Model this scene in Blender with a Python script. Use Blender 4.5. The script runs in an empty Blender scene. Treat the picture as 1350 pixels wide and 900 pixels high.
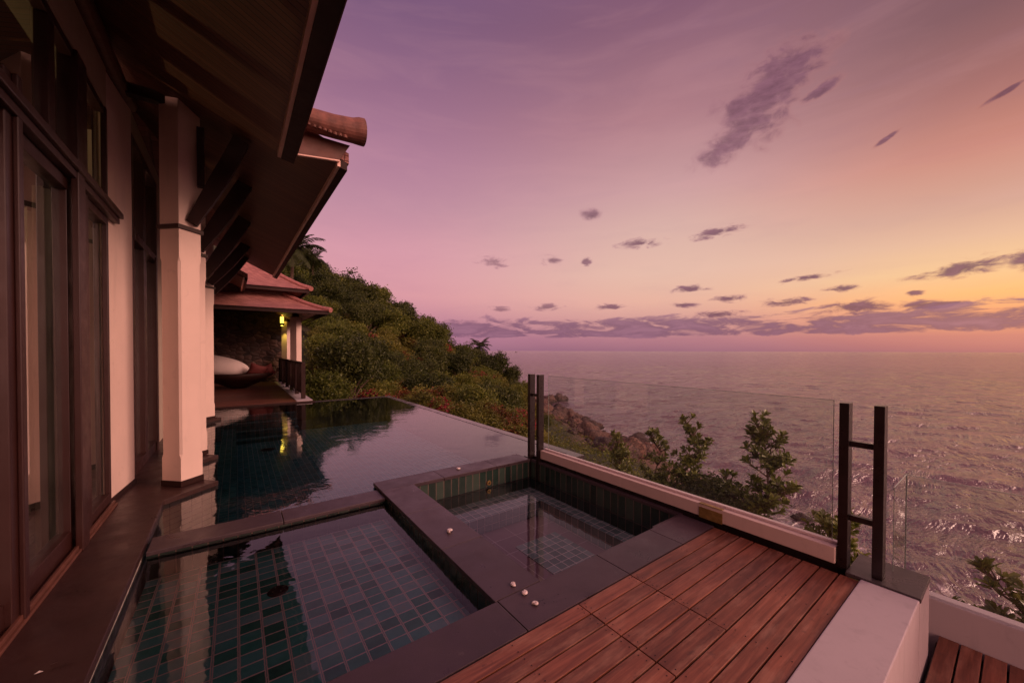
import bpy, math, random
import numpy as np
from mathutils import Vector, Matrix, noise as mnoise
random.seed(7); rng = np.random.default_rng(7)
scene = bpy.context.scene
COL = scene.collection
PI = math.pi

def lin(c):
    f = lambda v: v/12.92 if v <= .04045 else ((v+.055)/1.055)**2.4
    return tuple(f(x/255.) for x in c) + (1.,)

# ------------------------------------------------------------------ helpers
class MB:
    def __init__(s): s.v = []; s.f = []; s.m = []
    def add(s, vs, fs, m=0):
        o = len(s.v); s.v += [tuple(map(float, p)) for p in vs]
        s.f += [tuple(i+o for i in f) for f in fs]; s.m += [m]*len(fs); return s
    def box(s, x0, x1, y0, y1, z0, z1, m=0):
        vs = [(x0,y0,z0),(x1,y0,z0),(x1,y1,z0),(x0,y1,z0),(x0,y0,z1),(x1,y0,z1),(x1,y1,z1),(x0,y1,z1)]
        return s.add(vs, [(0,3,2,1),(4,5,6,7),(0,1,5,4),(1,2,6,5),(2,3,7,6),(3,0,4,7)], m)
    def prism(s, poly, z0, z1, m=0):
        a = sum(poly[i][0]*poly[(i+1) % len(poly)][1]-poly[(i+1) % len(poly)][0]*poly[i][1] for i in range(len(poly)))
        if a < 0: poly = poly[::-1]
        n = len(poly)
        vs = [(p[0],p[1],z0) for p in poly]+[(p[0],p[1],z1) for p in poly]
        fs = [tuple(range(n))[::-1], tuple(range(n,2*n))]+[(i,(i+1)%n,(i+1)%n+n,i+n) for i in range(n)]
        return s.add(vs, fs, m)
    def slab(s, a, b, c, d, t, m=0):
        """quad a,b,c,d extruded by vector t"""
        t = Vector(t); q = [Vector(p) for p in (a,b,c,d)]
        vs = q+[p+t for p in q]
        return s.add(vs, [(0,3,2,1),(4,5,6,7),(0,1,5,4),(1,2,6,5),(2,3,7,6),(3,0,4,7)], m)
    def tube(s, pts, rad, n=8, caps=True, m=0, sx=1.0):
        pts = [Vector(p) for p in pts]; k = len(pts)
        if not hasattr(rad, '__len__'): rad = [rad]*k
        vs = []
        ref = Vector((0,0,1))
        d0 = (pts[-1]-pts[0]).normalized()
        if abs(d0.z) > .9: ref = Vector((1,0,0))
        for i, p in enumerate(pts):
            d = (pts[min(i+1,k-1)]-pts[max(i-1,0)]).normalized()
            a = d.cross(ref).normalized(); b = d.cross(a).normalized()
            for j in range(n):
                t = 2*PI*j/n
                vs.append(p+(a*math.cos(t)*sx+b*math.sin(t))*rad[i])
        fs = [(i*n+j, i*n+(j+1)%n, (i+1)*n+(j+1)%n, (i+1)*n+j) for i in range(k-1) for j in range(n)]
        if caps: fs += [tuple(range(n))[::-1], tuple(range((k-1)*n, k*n))]
        return s.add(vs, fs, m)
    def lathe(s, prof, c, n=24, m=0, ax=(1,1)):
        vs = []; k = len(prof)
        for r, z in prof:
            for j in range(n):
                t = 2*PI*j/n; vs.append((c[0]+r*ax[0]*math.cos(t), c[1]+r*ax[1]*math.sin(t), c[2]+z))
        fs = [(i*n+j, i*n+(j+1)%n, (i+1)*n+(j+1)%n, (i+1)*n+j) for i in range(k-1) for j in range(n)]
        fs += [tuple(range(n))[::-1], tuple(range((k-1)*n, k*n))]
        return s.add(vs, fs, m)
    def build(s, name, mats, parent=None, loc=None, smooth=False, bevel=0, normals=True):
        if not isinstance(mats, (list, tuple)): mats = [mats]
        root = parent
        base = Vector((0,0,0))
        if parent is not None: base = Vector(parent['_w'])
        elif loc is not None: base = Vector(loc)
        me = bpy.data.meshes.new(name)
        me.from_pydata([(x-base.x, y-base.y, z-base.z) for x,y,z in s.v], [], s.f)
        for m in mats: me.materials.append(m)
        if len(mats) > 1: me.polygons.foreach_set('material_index', s.m)
        if smooth: me.polygons.foreach_set('use_smooth', [True]*len(me.polygons))
        if normals:
            import bmesh
            bm = bmesh.new(); bm.from_mesh(me); bmesh.ops.recalc_face_normals(bm, faces=bm.faces); bm.to_mesh(me); bm.free()
        me.update()
        o = bpy.data.objects.new(name, me); COL.objects.link(o)
        o['_w'] = tuple(base)
        if parent is not None: o.parent = parent
        else: o.location = base
        if bevel:
            md = o.modifiers.new('Bevel', 'BEVEL'); md.width = bevel; md.segments = 2; md.limit_method = 'ANGLE'; md.angle_limit = .6
        return o

def tag(o, label=None, cat=None, group=None, kind=None):
    if label: o['label'] = label
    if cat: o['category'] = cat
    if group: o['group'] = group
    if kind: o['kind'] = kind
    return o
def thing(name, label, cat, loc, group=None):
    o = bpy.data.objects.new(name, None); COL.objects.link(o); o.location = loc; o['_w'] = tuple(map(float, loc))
    o.empty_display_size = .1
    return tag(o, label, cat, group)
def copy_tree(o, parent=None):
    c = o.copy(); COL.objects.link(c)
    if parent is not None: c.parent = parent
    for ch in [x for x in o.children if x is not c]: copy_tree(ch, c)
    return c

# ------------------------------------------------------------------ node helpers
class NT:
    def __init__(s, tree): s.t = tree; s.n = tree.nodes; s.l = tree.links
    def node(s, typ, **kw):
        n = s.n.new(typ)
        for k, v in kw.items(): setattr(n, k, v)
        return n
    def set(s, inp, v):
        if isinstance(v, bpy.types.NodeSocket): s.l.new(v, inp)
        else: inp.default_value = v
    def math(s, op, a, b=None, c=None, clamp=False):
        n = s.node('ShaderNodeMath', operation=op, use_clamp=clamp)
        s.set(n.inputs[0], a)
        if b is not None: s.set(n.inputs[1], b)
        if c is not None: s.set(n.inputs[2], c)
        return n.outputs[0]
    def noise(s, vec, scale, detail=3, rough=.5, dist=0, out=0, dim='3D'):
        n = s.node('ShaderNodeTexNoise', noise_dimensions=dim)
        if vec is not None: s.l.new(vec, n.inputs['Vector'])
        n.inputs['Scale'].default_value = scale; n.inputs['Detail'].default_value = detail
        n.inputs['Roughness'].default_value = rough; n.inputs['Distortion'].default_value = dist
        return n.outputs[out]
    def ramp(s, fac, stops, interp='LINEAR'):
        n = s.node('ShaderNodeValToRGB'); s.l.new(fac, n.inputs[0])
        e = n.color_ramp.elements; n.color_ramp.interpolation = interp
        while len(e) < len(stops): e.new(.5)
        for i, (p, c) in enumerate(stops):
            e[i].position = p; e[i].color = c if len(c) == 4 else tuple(c)+(1,)
        return n.outputs[0]
    def mix(s, f, a, b, blend='MIX'):
        n = s.node('ShaderNodeMix', data_type='RGBA', blend_type=blend)
        s.set(n.inputs[0], f); s.set(n.inputs[6], a); s.set(n.inputs[7], b)
        return n.outputs[2]
    def maprange(s, v, a, b, c=0., d=1., smooth=False):
        n = s.node('ShaderNodeMapRange'); n.clamp = True
        if smooth: n.interpolation_type = 'SMOOTHSTEP'
        s.set(n.inputs[0], v); n.inputs[1].default_value = a; n.inputs[2].default_value = b
        n.inputs[3].default_value = c; n.inputs[4].default_value = d
        return n.outputs[0]
    def mapping(s, vec, sc=(1,1,1), rot=(0,0,0), loc=(0,0,0)):
        n = s.node('ShaderNodeMapping'); s.l.new(vec, n.inputs[0])
        n.inputs['Scale'].default_value = sc; n.inputs['Rotation'].default_value = rot; n.inputs['Location'].default_value = loc
        return n.outputs[0]
    def bump(s, h, strength=.3, dist=.01, normal=None):
        n = s.node('ShaderNodeBump'); s.l.new(h, n.inputs['Height'])
        n.inputs['Strength'].default_value = strength; n.inputs['Distance'].default_value = dist
        if normal is not None: s.l.new(normal, n.inputs['Normal'])
        return n.outputs[0]
    def pos(s): return s.node('ShaderNodeNewGeometry').outputs['Position']
    def island(s): return s.node('ShaderNodeNewGeometry').outputs['Random Per Island']
    def obj(s): return s.node('ShaderNodeTexCoord').outputs['Object']
    def sep(s, v):
        n = s.node('ShaderNodeSeparateXYZ'); s.l.new(v, n.inputs[0]); return n.outputs
    def comb(s, x, y, z=0.):
        n = s.node('ShaderNodeCombineXYZ')
        for i, v in enumerate((x,y,z)): s.set(n.inputs[i], v)
        return n.outputs[0]

def mat(name):
    m = bpy.data.materials.new(name); m.use_nodes = True
    t = NT(m.node_tree); b = t.n['Principled BSDF']
    return m, t, b

def plain(name, col, rough=.6, metal=0., var=.15, scale=3., bump=.0, bscale=60., spec=.5, detail=4):
    m, t, b = mat(name)
    p = t.pos()
    n = t.noise(p, scale, detail, .6)
    c0 = tuple(x*(1-var) for x in col[:3])+(1,); c1 = tuple(min(1,x*(1+var)) for x in col[:3])+(1,)
    t.set(b.inputs['Base Color'], t.ramp(n, [(.3,c0),(.7,c1)]))
    r = t.noise(p, scale*2.3, 3, .6)
    t.set(b.inputs['Roughness'], t.maprange(r, .3, .7, max(0,rough-.08), min(1,rough+.1)))
    b.inputs['Metallic'].default_value = metal
    b.inputs['Specular IOR Level'].default_value = spec
    if bump: t.set(b.inputs['Normal'], t.bump(t.noise(p, bscale, 4, .6), bump, .005))
    return m

# ---- granite (dark flamed stone)
def granite(name, c0, c1, rough=.34, bmp=.12, speck=.35):
    m, t, b = mat(name); p = t.pos()
    isl = t.island()
    big = t.noise(p, 2.2, 5, .65); fine = t.noise(p, 240, 2, .6)
    c = t.ramp(big, [(.3, c0),(.72, c1)])
    c = t.mix(speck, c, t.ramp(fine, [(.38,(.012,.010,.013,1)),(.5,(.05,.04,.05,1)),(.68,(.16,.14,.15,1))]), 'MIX')
    v = t.maprange(isl, 0, 1, .82, 1.18)
    wet = t.maprange(t.noise(p, 3.1, 6, .7, .6), .58, .66, 0., 1.)
    lime = t.maprange(t.noise(p, 11, 6, .75, .9), .62, .72, 0., .35)
    c = t.mix(t.math('MULTIPLY', wet, .45), c, tuple(x*.35 for x in c0[:3])+(1,)); c = t.mix(lime, c, (.17,.14,.14,1))
    vv = t.node('ShaderNodeVectorMath', operation='SCALE'); t.l.new(c, vv.inputs[0]); t.l.new(v, vv.inputs['Scale'])
    t.l.new(vv.outputs[0], b.inputs['Base Color'])
    st = t.noise(p, 5, 4, .7)
    t.set(b.inputs['Roughness'], t.math('SUBTRACT', t.maprange(st, .3, .7, rough-.08, rough+.16), t.math('MULTIPLY', wet, .10)))
    t.set(b.inputs['Normal'], t.bump(fine, bmp, .002))
    return m
M_COP = granite('coping_granite', (.040,.022,.027,1), (.070,.042,.050,1), speck=.22)
M_WALK = granite('walkway_granite', (.026,.007,.005,1), (.042,.012,.008,1), .38, .1, .10)
M_CAP = granite('cap_granite', (.07,.055,.055,1), (.11,.085,.08,1), .3)

# ---- tiles (u,v from world position; on upright faces z runs up)
def tiles(name, su, sv, grout, cols, gcol, rough=.25, gw_u=None, dbl=False):
    m, t, b = mat(name)
    g = t.node('ShaderNodeNewGeometry'); P = t.sep(g.outputs['Position']); N = t.sep(g.outputs['Normal'])
    up = t.math('GREATER_THAN', t.math('ABSOLUTE', N[2]), .5)
    side = t.math('ADD', P[0], P[1])
    sx = t.math('GREATER_THAN', t.math('ABSOLUTE', N[0]), t.math('ABSOLUTE', N[1]))
    u_wall = t.mix(sx, t.comb(P[0],0,0), t.comb(P[1],0,0))
    uw = t.sep(u_wall)[0]
    fu = t.sep(t.mix(up, t.comb(uw, P[2], 0), t.comb(P[0], P[1], 0)))
    a = t.math('DIVIDE', fu[0], su); c = t.math('DIVIDE', fu[1], sv)
    fa = t.math('FRACT', a); fc = t.math('FRACT', c)
    da = t.math('MULTIPLY', t.math('MINIMUM', fa, t.math('SUBTRACT', 1., fa)), su)
    dc = t.math('MULTIPLY', t.math('MINIMUM', fc, t.math('SUBTRACT', 1., fc)), sv)
    # wobble so grout lines are not ruler-clean
    w = t.maprange(t.noise(g.outputs['Position'], 40, 2), .3, .7, -.0012, .0012)
    da = t.math('ADD', da, w); dc = t.math('ADD', dc, w)
    d = t.math('MINIMUM', t.math('MULTIPLY', da, grout/(gw_u or grout)), dc)
    gm = t.maprange(d, grout*.35, grout*.75, 1., 0.)
    if dbl:   # long joints are a pair of light lines with a dark joint between
        mid = t.maprange(da, .0014, .0030, .85, 0.)
        gm = t.math('MULTIPLY', gm, t.math('SUBTRACT', 1., mid))
    ida = t.comb(t.math('FLOOR', a), t.math('FLOOR', c), 3.3)
    wn = t.node('ShaderNodeTexWhiteNoise', noise_dimensions='3D'); t.l.new(ida, wn.inputs['Vector'])
    big = t.noise(g.outputs['Position'], 14, 3, .6)
    val = t.math('ADD', t.math('MULTIPLY', wn.outputs['Value'], .68), t.math('MULTIPLY', big, .35))
    col = t.ramp(val, cols)
    col = t.mix(gm, col, gcol)
    t.l.new(col, b.inputs['Base Color'])
    t.set(b.inputs['Roughness'], t.math('ADD', rough, t.math('MULTIPLY', gm, .5)))
    tilt = t.math('MULTIPLY', big, .3)
    h = t.math('SUBTRACT', tilt, gm)
    t.set(b.inputs['Normal'], t.bump(h, .35, .003))
    return m
TEAL = [(.0,(.030,.085,.055,1)),(.25,(.05,.22,.15,1)),(.45,(.08,.36,.26,1)),(.65,(.14,.46,.40,1)),(.85,(.32,.54,.48,1)),(1,(.45,.42,.2,1))]
M_TILE = tiles('pool_tile', .129, .104, .0085, TEAL, (.92,.66,.54,1), gw_u=.0135, dbl=True)
M_TILE_UP = tiles('upper_pool_tile', .10, .10, .006, [(0,(.035,.20,.19,1)),(.5,(.07,.36,.35,1)),(.9,(.16,.48,.48,1))], (.55,.55,.50,1))
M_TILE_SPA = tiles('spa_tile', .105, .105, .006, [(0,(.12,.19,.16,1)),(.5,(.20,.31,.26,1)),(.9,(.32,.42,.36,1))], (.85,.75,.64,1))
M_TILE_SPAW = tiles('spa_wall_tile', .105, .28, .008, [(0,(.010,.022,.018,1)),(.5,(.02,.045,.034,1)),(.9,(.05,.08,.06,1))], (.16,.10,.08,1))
M_MOSAIC = tiles('edge_mosaic', .085, .06, .005, [(0,(.30,.34,.28,1)),(.4,(.62,.58,.48,1)),(.7,(.80,.72,.62,1)),(1,(.42,.42,.30,1))], (.20,.14,.14,1))
M_SPAFLOOR = tiles('spa_floor_tile', .30, .30, .006, [(0,(.20,.115,.12,1)),(1,(.28,.165,.165,1))], (.60,.48,.43,1), rough=.4)

# ---- wood deck
def wood(name, c0, c1, c2, rough=.42, axis=0, streak=1.0):
    m, t, b = mat(name); p = t.pos(); isl = t.island()
    off = t.math('MULTIPLY', isl, 37.)
    P = t.sep(p)
    v = t.comb(t.math('ADD', P[0], off), t.math('ADD', P[1], off), P[2])
    sc = (1.2, 26, 26) if axis == 0 else (26, 1.2, 26)
    g = t.noise(t.mapping(v, sc), 1.6, 6, .65, .6)
    blot = t.noise(v, 3.5, 4, .6)
    worn = t.noise(t.mapping(v, (2,9,9) if axis == 0 else (9,2,9)), 1.5, 5, .7)
    c = t.ramp(g, [(.25,c0),(.55,c1),(.8,c2)])
    br = t.math('ADD', t.maprange(isl,0,1,.66,1.22), t.maprange(blot,.3,.7,-.16,.16))
    vm = t.node('ShaderNodeVectorMath', operation='SCALE'); t.l.new(c, vm.inputs[0]); t.l.new(br, vm.inputs['Scale'])
    col = t.mix(t.math('MULTIPLY', t.maprange(worn,.50,.76,0,.55), streak), vm.outputs[0], (.42,.22,.15,1))
    col = t.mix(t.maprange(t.noise(v, 9, 4, .7), .62,.72,0,.55), col, (.035,.015,.014,1))
    t.l.new(col, b.inputs['Base Color'])
    t.set(b.inputs['Roughness'], t.maprange(worn,.3,.7,rough-.1,rough+.16))
    t.set(b.inputs['Normal'], t.bump(g, .35, .003))
    return m
M_DECK = wood('deck_wood', (.085,.026,.014,1), (.205,.067,.037,1), (.34,.130,.075,1))
M_DARKWOOD = plain('dark_wood', (.024,.008,.006,1), .5, 0, .25, 6, .15, 90, .25)
M_FRAME = plain('frame_wood', (.034,.010,.008,1), .40, 0, .15, 3, .1, 80)
M_BEAM = plain('trim_wood', (.12,.045,.030,1), .45, 0, .25, 5, .1, 80)
M_FLOORIN = wood('indoor_floor_wood', (.05,.028,.018,1), (.10,.055,.032,1), (.15,.09,.05,1), .3, 1, .2)
M_PAVDECK = wood('pavilion_floor_wood', (.05,.014,.010,1), (.11,.032,.022,1), (.21,.07,.045,1), .45, 0, .2)

def plaster(name, col, bmp=.12, dirt=.32):
    m, t, b = mat(name); p = t.pos()
    n = t.noise(p, 1.6, 5, .6); f = t.noise(p, 160, 3, .6); st = t.noise(t.mapping(p, (6,6,.7)), 1.5, 4, .6)
    c = t.ramp(n, [(.3,tuple(x*.9 for x in col)+(1,)),(.7,tuple(col)+(1,))])
    c = t.mix(t.maprange(st,.55,.8,0,dirt), c, tuple(x*.66 for x in col)+(1,))
    sp = t.noise(p, 7, 6, .72, .8)
    c = t.mix(t.maprange(sp,.60,.70,0,dirt*.8), c, tuple(x*.55 for x in col)+(1,))
    t.l.new(c, b.inputs['Base Color']); t.set(b.inputs['Roughness'], t.maprange(sp,.35,.7,.62,.9))
    t.set(b.inputs['Normal'], t.bump(f, bmp, .003))
    return m
M_PLASTER = plaster('cream_plaster', (.82,.63,.54))
M_WALL = plaster('wall_plaster', (.50,.40,.30))
M_WHITE = plaster('white_render', (.46,.40,.42), .3, .5)
M_PLINTH = plaster('plinth_render', (.66,.50,.44))

m, t, b = mat('soffit_boards')
P = t.sep(t.pos())
fr = t.math('FRACT', t.math('DIVIDE', P[1], .062))
gr = t.maprange(t.math('MINIMUM', fr, t.math('SUBTRACT', 1., fr)), .03, .10, 1., 0.)
idb = t.node('ShaderNodeTexWhiteNoise', noise_dimensions='1D'); t.l.new(t.math('FLOOR', t.math('DIVIDE', P[1], .062)), idb.inputs['W'])
c = t.ramp(idb.outputs['Value'], [(0,(.080,.026,.014,1)),(1,(.125,.044,.023,1))])
c = t.mix(gr, c, (.012,.006,.004,1)); t.l.new(c, b.inputs['Base Color']); b.inputs['Roughness'].default_value = .5
t.set(b.inputs['Normal'], t.bump(t.math('SUBTRACT', 1., gr), .6, .006)); M_SOFFIT = m

def rooftile(name, ca, cb, axis=1, pitch=.16):
    m, t, b = mat(name); P = t.sep(t.pos())
    a = t.math('DIVIDE', P[2], pitch*.42); r = t.math('FLOOR', a); fa = t.math('FRACT', a)
    u = t.math('ADD', t.math('DIVIDE', t.math('ADD', P[0], P[1]), pitch), t.math('MULTIPLY', r, .5))
    fu = t.math('FRACT', u)
    wn = t.node('ShaderNodeTexWhiteNoise', noise_dimensions='2D'); t.l.new(t.comb(t.math('FLOOR', u), r), wn.inputs['Vector'])
    c = t.ramp(wn.outputs['Value'], [(0,ca),(1,cb)])
    edge = t.math('MAXIMUM', t.maprange(fa, 0, .22, 1, 0), t.maprange(t.math('MINIMUM', fu, t.math('SUBTRACT',1.,fu)), .02, .08, .7, 0))
    c = t.mix(t.math('MULTIPLY', edge, .75), c, (.03,.012,.012,1))
    t.l.new(c, b.inputs['Base Color']); b.inputs['Roughness'].default_value = .6
    t.set(b.inputs['Normal'], t.bump(t.math('SUBTRACT', fa, edge), .6, .02)); return m
M_ROOF = rooftile('roof_tile', (.25,.10,.085,1), (.40,.18,.15,1))
M_RIDGE = plain('ridge_tile', (.17,.070,.052,1), .65, 0, .55, 7, .4, 30)
M_METAL = plain('dark_metal', (.018,.010,.010,1), .32, .2, .3, 8, .08, 120)
M_BRASS = plain('brass', (.42,.27,.09,1), .38, .7, .3, 20, .2, 100)
M_DRAIN = plain('drain_metal', (.035,.016,.014,1), .4, .3, .3, 30)
M_CHROME = plain('drain_screw', (.6,.5,.45,1), .3, .9, .1, 30)

# ---- glass panes: thin sheet, Fresnel mirror over clear glass
def glass(name, tint=(.93,.95,.94,1), ior=1.5, boost=1.0, dirt=.02):
    m = bpy.data.materials.new(name); m.use_nodes = True; t = NT(m.node_tree); t.n.clear()
    out = t.node('ShaderNodeOutputMaterial'); tr = t.node('ShaderNodeBsdfTransparent'); gl = t.node('ShaderNodeBsdfGlossy')
    tr.inputs[0].default_value = tint; gl.inputs['Roughness'].default_value = 0.0; gl.inputs[0].default_value = (1,1,1,1)
    fz = t.node('ShaderNodeFresnel'); fz.inputs[0].default_value = ior
    mx = t.node('ShaderNodeMixShader')
    t.set(mx.inputs[0], t.math('MULTIPLY', fz.outputs[0], boost, clamp=True))
    t.l.new(tr.outputs[0], mx.inputs[1]); t.l.new(gl.outputs[0], mx.inputs[2])
    df = t.node('ShaderNodeBsdfDiffuse'); df.inputs[0].default_value = (.7,.68,.6,1)
    m2 = t.node('ShaderNodeMixShader'); t.set(m2.inputs[0], t.maprange(t.noise(t.pos(), 3, 5, .65), .35, .75, dirt*.4, dirt*2.2))
    t.l.new(mx.outputs[0], m2.inputs[1]); t.l.new(df.outputs[0], m2.inputs[2])
    t.l.new(m2.outputs[0], out.inputs[0]); return m
M_GLASS = glass('balustrade_glass', (.88,.93,.91,1), 1.5, 1.0, .03)
M_PANE = glass('window_glass', (.93,.93,.88,1), 1.8, 2.1, .02)
M_EDGE = plain('glass_edge', (.30,.38,.34,1), .15, 0, .1)

# ---- pool water: Fresnel mirror with ripples over the tinted depth
def water(name, tint, ripple, scale, stretch=(1,1,1), flow=None, ior=1.34):
    m = bpy.data.materials.new(name); m.use_nodes = True; t = NT(m.node_tree); t.n.clear()
    out = t.node('ShaderNodeOutputMaterial'); tr = t.node('ShaderNodeBsdfTransparent'); gl = t.node('ShaderNodeBsdfGlossy')
    tr.inputs[0].default_value = tint; gl.inputs['Roughness'].default_value = 0.0; gl.inputs[0].default_value = (1,1,1,1)
    p = t.mapping(t.pos(), stretch)
    h = t.math('ADD', t.noise(p, scale, 3, .5, .3), t.math('MULTIPLY', t.noise(p, scale*3.7, 2, .5), .18))
    if flow:
        calm = t.maprange(t.noise(t.pos(), .55, 2, .5), .35, .65, .25, 1.)
        h = t.math('MULTIPLY', h, calm)
    nb = t.bump(h, 1.0, ripple)
    fz = t.node('ShaderNodeFresnel'); fz.inputs[0].default_value = ior
    t.l.new(nb, fz.inputs['Normal']); t.l.new(nb, gl.inputs['Normal'])
    mx = t.node('ShaderNodeMixShader'); t.l.new(fz.outputs[0], mx.inputs[0])
    t.l.new(tr.outputs[0], mx.inputs[1]); t.l.new(gl.outputs[0], mx.inputs[2]); t.l.new(mx.outputs[0], out.inputs[0]); return m
M_WATER_LOW = water('lower_pool_water', (.96,.98,.97,1), .0026, 2.6, ior=1.5)
M_WATER_UP = water('upper_pool_water', (.78,.90,.90,1), .0042, 4.2, (1,1,1), True, ior=1.72)
M_WATER_SPA = water('spa_water', (.97,.98,.98,1), .0022, 2.6, ior=1.45)

# ------------------------------------------------------------------ sea
m, t, b = mat('sea_water'); p = t.pos()
r = (0,0,math.radians(-38))
w0 = t.noise(t.mapping(p, (.5,1.25,1), r), .028, 4, .6, .4)      # long swell
w1 = t.noise(t.mapping(p, (.42,1.3,1), r), .16, 5, .62, .5)
w2 = t.noise(t.mapping(p, (.55,1.2,1), (0,0,math.radians(-55))), .85, 4, .65, .4)
h = t.math('ADD', t.math('MULTIPLY', w0, 3.0), t.math('ADD', t.math('MULTIPLY', w1, 1.9), t.math('MULTIPLY', w2, .30)))
nb = t.bump(h, 1.0, 1.0)
t.l.new(nb, b.inputs['Normal'])
b.inputs['Base Color'].default_value = (.13,.062,.080,1)
b.inputs['IOR'].default_value = 1.42
at = t.node('ShaderNodeAttribute', attribute_name='foam')
fn = t.noise(p, .55, 6, .7, 1.2)
fm = t.maprange(t.math('ADD', fn, t.math('MULTIPLY', at.outputs['Fac'], .22)), .70, .78, 0., .6)
fm = t.math('MULTIPLY', fm, t.math('GREATER_THAN', at.outputs['Fac'], .01))
t.set(b.inputs['Base Color'], t.mix(fm, (.125,.080,.098,1), (.60,.52,.53,1)))
t.set(b.inputs['Roughness'], t.math('ADD', .11, t.math('MULTIPLY', fm, .5)))
M_SEA = m
SEA = -13.0
S = MB()
# fan of growing rings so the sheet reaches the horizon without huge triangles near by
rings = [0,40,90,180,400,900,2200,6000,16000,45000]
vs = []; fs = []; n = 48; cxy = (40,30)
for R_ in rings[1:]:
    for j in range(n): vs.append((cxy[0]+R_*math.cos(2*PI*j/n), cxy[1]+R_*math.sin(2*PI*j/n), SEA))
vs.append((cxy[0],cxy[1],SEA)); ctr = len(vs)-1
for j in range(n): fs.append((ctr, j, (j+1)%n))
for i in range(len(rings)-2):
    for j in range(n): fs.append((i*n+j, (i+1)*n+j, (i+1)*n+(j+1)%n, i*n+(j+1)%n))
vs = [(x,y,z-.22) for x,y,z in vs]
g = np.random.default_rng(5)
azs = np.radians(np.linspace(12, 108, 480)); rs = [26.]
while rs[-1] < 1500: rs.append(rs[-1]*1.0065)
rs = np.array(rs); A, Rr = np.meshgrid(azs, rs); X = np.sin(A)*Rr; Y = np.cos(A)*Rr; Z = np.zeros_like(X)
cell = Rr*.0058
for i in range(80):
    lam = .9*(16**(g.random()**1.1)); th = math.radians(52)+g.normal()*.42; kk = 2*PI/lam
    ph = kk*(X*math.sin(th)+Y*math.cos(th))+g.uniform(0, 6.28)+.8*np.sin(X*.021+i)+.8*np.sin(Y*.017+i*1.7)
    amp = lam*.0046*np.clip((lam/cell-2.5)/2.5, 0, 1)
    amp = amp*(.65+.35*np.sin(X*kk*.13+i*2.1)*np.sin(Y*kk*.11+i))
    sn = np.sin(ph); Z += amp*(sn+.25*np.cos(2*ph))
Z *= np.clip((1500-Rr)/500, 0, 1)
o_ = len(vs); na = len(azs); nr = len(rs)
ii = (np.arange(nr-1)[:,None]*na+np.arange(na-1)[None]).ravel()+o_
V = np.stack([X,Y,Z+SEA],-1).reshape(-1,3)
S.add(vs, fs); S.v += [tuple(p_) for p_ in V.tolist()]
F = np.stack([ii,ii+na,ii+na+1,ii+1],1); S.f += [tuple(q_) for q_ in F.tolist()]; S.m += [0]*len(F)
SEA_MB, SEA_XY, SEA_OFF = S, (X, Y, Rr), o_

# ------------------------------------------------------------------ terrain
ROWS = [
 (-60, [(-60,5),(4,-3),(12,-7),(28,-13),(45,-17),(90,-20)]),
 (0,   [(-60,5),(-8,-2.6),(4,-2.8),(10,-5.5),(20,-9.5),(31,-13.3),(48,-17),(90,-20)]),
 (14,  [(-60,8),(-12,-2.4),(4,-2.6),(10,-5),(22,-9),(36,-12.8),(52,-17),(90,-20)]),
 (24,  [(-60,22),(-14,2),(-4,-.4),(4,-1.2),(10,-3.2),(22,-7.5),(42,-12.8),(58,-17),(90,-20)]),
 (38,  [(-60,30),(-15,9),(0,5),(8,1),(14,-2),(25,-6.5),(44,-11.3),(52,-13.3),(62,-17),(90,-20)]),
 (60,  [(-60,40),(-15,17),(0,12),(12,6.5),(25,0),(40,-7),(50,-11.3),(57,-13.2),(70,-18),(90,-20)]),
 (95,  [(-60,60),(-15,29),(0,22),(12,15.6),(28,6.8),(40,1.2),(50,-4.2),(60,-7.6),(70,-10.8),(77,-12.9),(90,-18)]),
 (125, [(-60,50),(0,18),(12,12),(28,2),(50,-8),(60,-13),(70,-18),(90,-20)]),
 (170, [(-60,10),(0,-10),(20,-18),(90,-20)]),
]
def interp(tab, x):
    if x <= tab[0][0]: return tab[0][1]
    for (a, za), (b_, zb) in zip(tab, tab[1:]):
        if x <= b_:
            k = (x-a)/(b_-a); return za+(zb-za)*k
    return tab[-1][1]
def terrain(x, y, nz=True):
    ys = [r_[0] for r_ in ROWS]
    y = max(ys[0], min(ys[-1], y))
    for (ya, ta), (yb, tb) in zip(ROWS, ROWS[1:]):
        if y <= yb:
            k = (y-ya)/(yb-ya); k2 = k*k*(3-2*k)*.5+k*.5
            z = interp(ta, x)*(1-k2)+interp(tb, x)*k2; break
    if nz:
        d = min(1, max(0, (math.hypot(x-2, y-8)-13)/15))
        z += (mnoise.noise(Vector((x*.07, y*.07, 1)))*1.6+mnoise.noise(Vector((x*.25, y*.25, 4)))*.5)*d
    return z
m, t, b = mat('hillside_ground'); p = t.pos()
n1 = t.noise(p, .12, 5, .6); n2 = t.noise(p, 1.7, 5, .7)
c = t.ramp(n1, [(.3,(.016,.026,.008,1)),(.5,(.040,.045,.014,1)),(.7,(.055,.040,.018,1))])
c = t.mix(t.maprange(n2,.45,.7,0,.6), c, (.012,.016,.006,1))
z = t.sep(p)[2]
rock = t.ramp(t.noise(p, .6, 5, .65), [(.3,(.05,.03,.025,1)),(.7,(.22,.12,.09,1))])
c = t.mix(t.maprange(t.math('ADD', z, t.math('MULTIPLY', n2, 2.5)), -9.8, -8.6, 1., 0.), c, rock)
t.l.new(c, b.inputs['Base Color']); b.inputs['Roughness'].default_value = .95
t.set(b.inputs['Normal'], t.bump(n2, 1., .4)); M_GROUND = m
xs = np.concatenate([np.arange(-60,-4,4.), np.arange(-4,60,1.6), np.arange(60,92,2.5)])
ysq = np.concatenate([np.arange(-60,-4,5.), np.arange(-4,50,1.6), np.arange(50,171,2.2)])
S = MB(); vs = [(x, y, terrain(x,y)) for y in ysq for x in xs]; nx = len(xs)
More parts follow.
